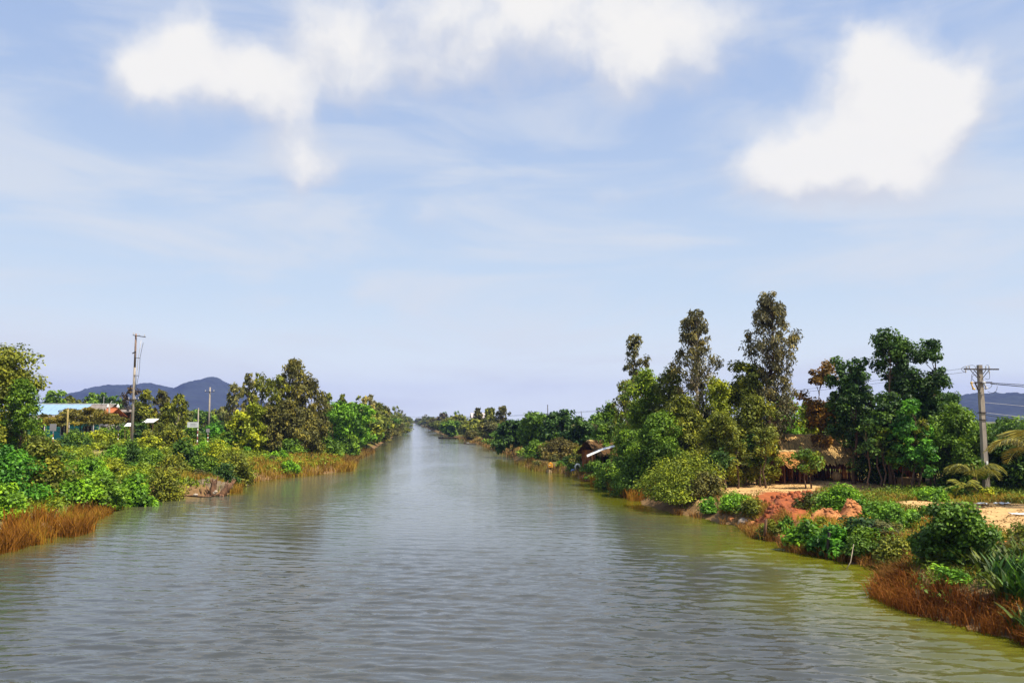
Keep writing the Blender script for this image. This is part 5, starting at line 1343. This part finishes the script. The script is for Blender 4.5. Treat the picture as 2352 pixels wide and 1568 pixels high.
# right bank: clay heaps, stones, stake, litter
def heap(name, px, py, w, d, h, mat, label, seed, clod=.07, nclod=90):
    r = np.random.RandomState(seed); q = gp(px, py, 1.1); z0 = gz(q.x, q.y)
    t = thing(name, label, 'heap', (q.x, q.y, z0), 0)
    nr, na = 16, 44; V = []; Q = []
    for i in range(nr):
        for k in range(na):
            rr = (i+.001)/(nr-1); a = 6.283*k/na; ex = 1+.35*(float(vnoise(math.cos(a)*1.5+seed, math.sin(a)*1.5))-.5)*2
            x, y = math.cos(a)*rr*w*ex, math.sin(a)*rr*d*ex
            hh = h*(1-rr**1.4)*(.55+.9*float(fbm(x*1.1/w*2+seed*3, y*1.1/d*2, 3))) + (float(fbm(x*3.5+seed, y*3.5, 4))-.5)*.34*min(1, 3*(1-rr))
            V.append((x, y, hh+ (gz(q.x+x, q.y+y)-z0) - (.12 if i == nr-1 else 0)))
    for i in range(nr-1):
        for k in range(na): Q.append((i*na+k, (i+1)*na+k, (i+1)*na+(k+1) % na, i*na+(k+1) % na))
    put('soil', mesh_np('soil', V, Q, mat), t)
    CV = []; CQ = []; base_c = np.array([[-1,-1,-1],[1,-1,-1],[1,1,-1],[-1,1,-1],[-1,-1,1],[1,-1,1],[1,1,1],[-1,1,1]], float)
    for j in range(nclod):
        v0 = V[r.randint(len(V)-na)]; sc_ = clod*(.4+r.rand()**2*1.6)
        ax = r.normal(size=(3, 3)); qm, _ = np.linalg.qr(ax); c8 = (base_c*(.6+.5*r.rand(8, 3)))@qm*sc_*.6 + np.array(v0)
        b = len(CV); CV += list(c8); CQ += [tuple(b+i for i in f) for f in ((0,3,2,1),(4,5,6,7),(0,1,5,4),(2,3,7,6),(1,2,6,5),(0,4,7,3))]
    o = put('clods', mesh_np('clods', CV, CQ, mat), t); o['kind'] = 'stuff'
heap('clay_heap', 1962, 1192, .75, .7, .95, M_ORSOIL, 'pointed heap of orange clay between the green bushes', 12)
heap('clay_heap', 1900, 1192, .9, .7, .55, M_ORSOIL, 'low heap of orange clay beside the bright green bush', 13)
heap('soil_heap', 1825, 1158, 2.3, 2.0, .75, M_REDSOIL, 'broad heap of dark red soil in front of the sandy yard', 14, .12, 260)
heap('soil_heap', 1770, 1172, 1.4, 1.2, .5, M_REDSOIL, 'small heap of red soil in the tree shade', 15, .1, 140)
heap('clay_heap', 2085, 1203, 1.2, .7, .3, M_ORSOIL, 'pale orange soil ridge beside the white litter', 16)
for i, (px, py, s) in enumerate(((1672,1198,.4),(1700,1205,.5),(1722,1212,.45),(1765,1232,.5),(1782,1240,.42),(1690,1196,.35))):
    q = gp(px, py, .1); lump('rock', (q.x+.25, q.y+.2, .2), (s*.7, s*.55, s*.5), M_STONE if i % 2 else M_ORSOIL, 'pale orange rock at the foot of the right bank', 'rock', 40+i, .3)['group'] = 'rocks at the right waterline'
q = gp(1757, 1240, 0); o = MB().tube([(0,0,-.6),(.03,.02,.5),(.10,0,1.05)], [.085,.08,.06], 7).build('wooden_stake', M_WOOD, None, True, (q.x, q.y, 0)); tag(o, 'leaning wooden stake in the water by the pale rocks', 'stake')
q = gp(1905, 1255, .5); o = MB().tube([(0,0,-.4),(-.05,0,.7),(.03,0,1.35)], [.09,.08,.05], 7).build('tree_snag', M_DARKWOOD, None, True, (q.x, q.y, gz(q.x, q.y))); tag(o, 'dark dead snag standing on the cut bank', 'snag')
def crumple(px, py, zz, s, mat, label, cat, seed, name='plastic_bag'):
    q = gp(px, py, zz); z0 = gz(q.x, q.y); o = lump(name, (q.x, q.y, z0+.05), (s, s*.7, s*.5), mat, label, cat, seed, .75); return o
for i, (px, py, s) in enumerate(((1998,1214,.16),(2012,1216,.22),(2024,1219,.2),(2034,1215,.17),(2005,1222,.13),(1975,1211,.1),(2042,1222,.12))):
    crumple(px, py, 1.0, s, M_WHITE, 'crumpled white plastic in the litter heap on the right bank', 'litter', 60+i)['group'] = 'white litter heap'
crumple(2311, 1266, .9, .22, M_ORANGEBAG, 'orange plastic bag caught in the plants at the right edge', 'bag', 70)
litter_sheet(2328, 1, None, .1, .1, 0, 0, M_WHITE, 'x', 'x') if False else None
for i, (px, py, w) in enumerate(((2330,1186,1.0),(2290,1159,.9),(2245,1158,.6))):
    q = gp(px, py, 1.2); o = litter_sheet(px, q.y, None, w, .5, .5*i, 0, M_WHITE, ('white crumpled sheet on the sandy track', 'white sheet at the far edge of the sandy track', 'small white scrap near the power pole')[i], 'scrap', i); o.location.z += .06
# yard things
q = gp(1922, 1104, 1.2); o = MB().lathe((0,0,0), [(.16,0),(.27,.1),(.37,.28),(.38,.46),(.30,.64),(.2,.7),(.23,.76),(.19,.76),(.17,.7)], 18).build('water_jar', M_CLAY, None, True, (q.x, q.y, gz(q.x, q.y)-.03)); tag(o, 'big round clay water jar in front of the thatched house', 'jar')
q = gp(1766, 1096, 1.2)
o = lump('blue_tarp', (q.x, q.y, gz(q.x, q.y)+.1), (.55,.4,.28), M_BLUETARP, 'blue tarpaulin bundle lying on the sandy yard', 'tarpaulin', 80, .6)
q = gp(1790, 1092, 1.2); crumple(1790, 1092, 1.2, .3, simple('purple_cloth', (0.12,.03,.12), .8, .2, 6), 'dark purple cloth bundle beside the blue tarpaulin', 'bundle', 81, 'cloth_bundle')
q = gp(2075, 1112, 1.2)
t = thing('low_table', 'low brown plank table in front of the palm-leaf screen', 'table', (q.x, q.y, gz(q.x, q.y)), R(4))
for k in range(4): MB().box((0,-.3+.2*k,.62),(1.5,.18,.04)).build('plank', M_CLAY, t)
MB().box((0,-.36,.34),(1.4,.03,.5)).build('front_board', M_CLAY, t)
for sx in (-.65,.65):
    for sy in (-.32,.3): MB().box((sx,sy,.29),(.07,.06,.62)).build('leg', M_WOOD, t)
# a fishing line stake with thin pole at the water
q = gp(1945, 1300, 0); o = MB().tube([(0,0,-.3),(.3,-.1,.25),(.62,.3,.9)], [.02,.018,.012], 5).build('bamboo_pole', M_PALEBARK, None, True, (q.x-.3, q.y-.3, 0)); tag(o, 'thin bamboo pole slanting out of the water at the cut bank', 'pole')

# ------------------------------------------------------------------ haze
if HAZE:
    m = bpy.data.materials.new('haze'); m.use_nodes = True; nt = m.node_tree; nt.nodes.clear()
    v = nt.nodes.new('ShaderNodeVolumePrincipled'); v.inputs['Density'].default_value = HAZE; v.inputs['Color'].default_value = (0.30, 0.41, 1.0, 1); v.inputs['Anisotropy'].default_value = 0.0
    o_ = nt.nodes.new('ShaderNodeOutputMaterial'); nt.links.new(v.outputs[0], o_.inputs['Volume'])
    S = 4300
    hz = MB().box((0, 0, 90), (2*S, 2*S, 190)).build('haze', m); tag(hz, kind='stuff')
tri = sum(len(me.polygons)*2 for me in bpy.data.meshes if me.users)
print('TRIS approx', tri, 'objects', len(bpy.data.objects))
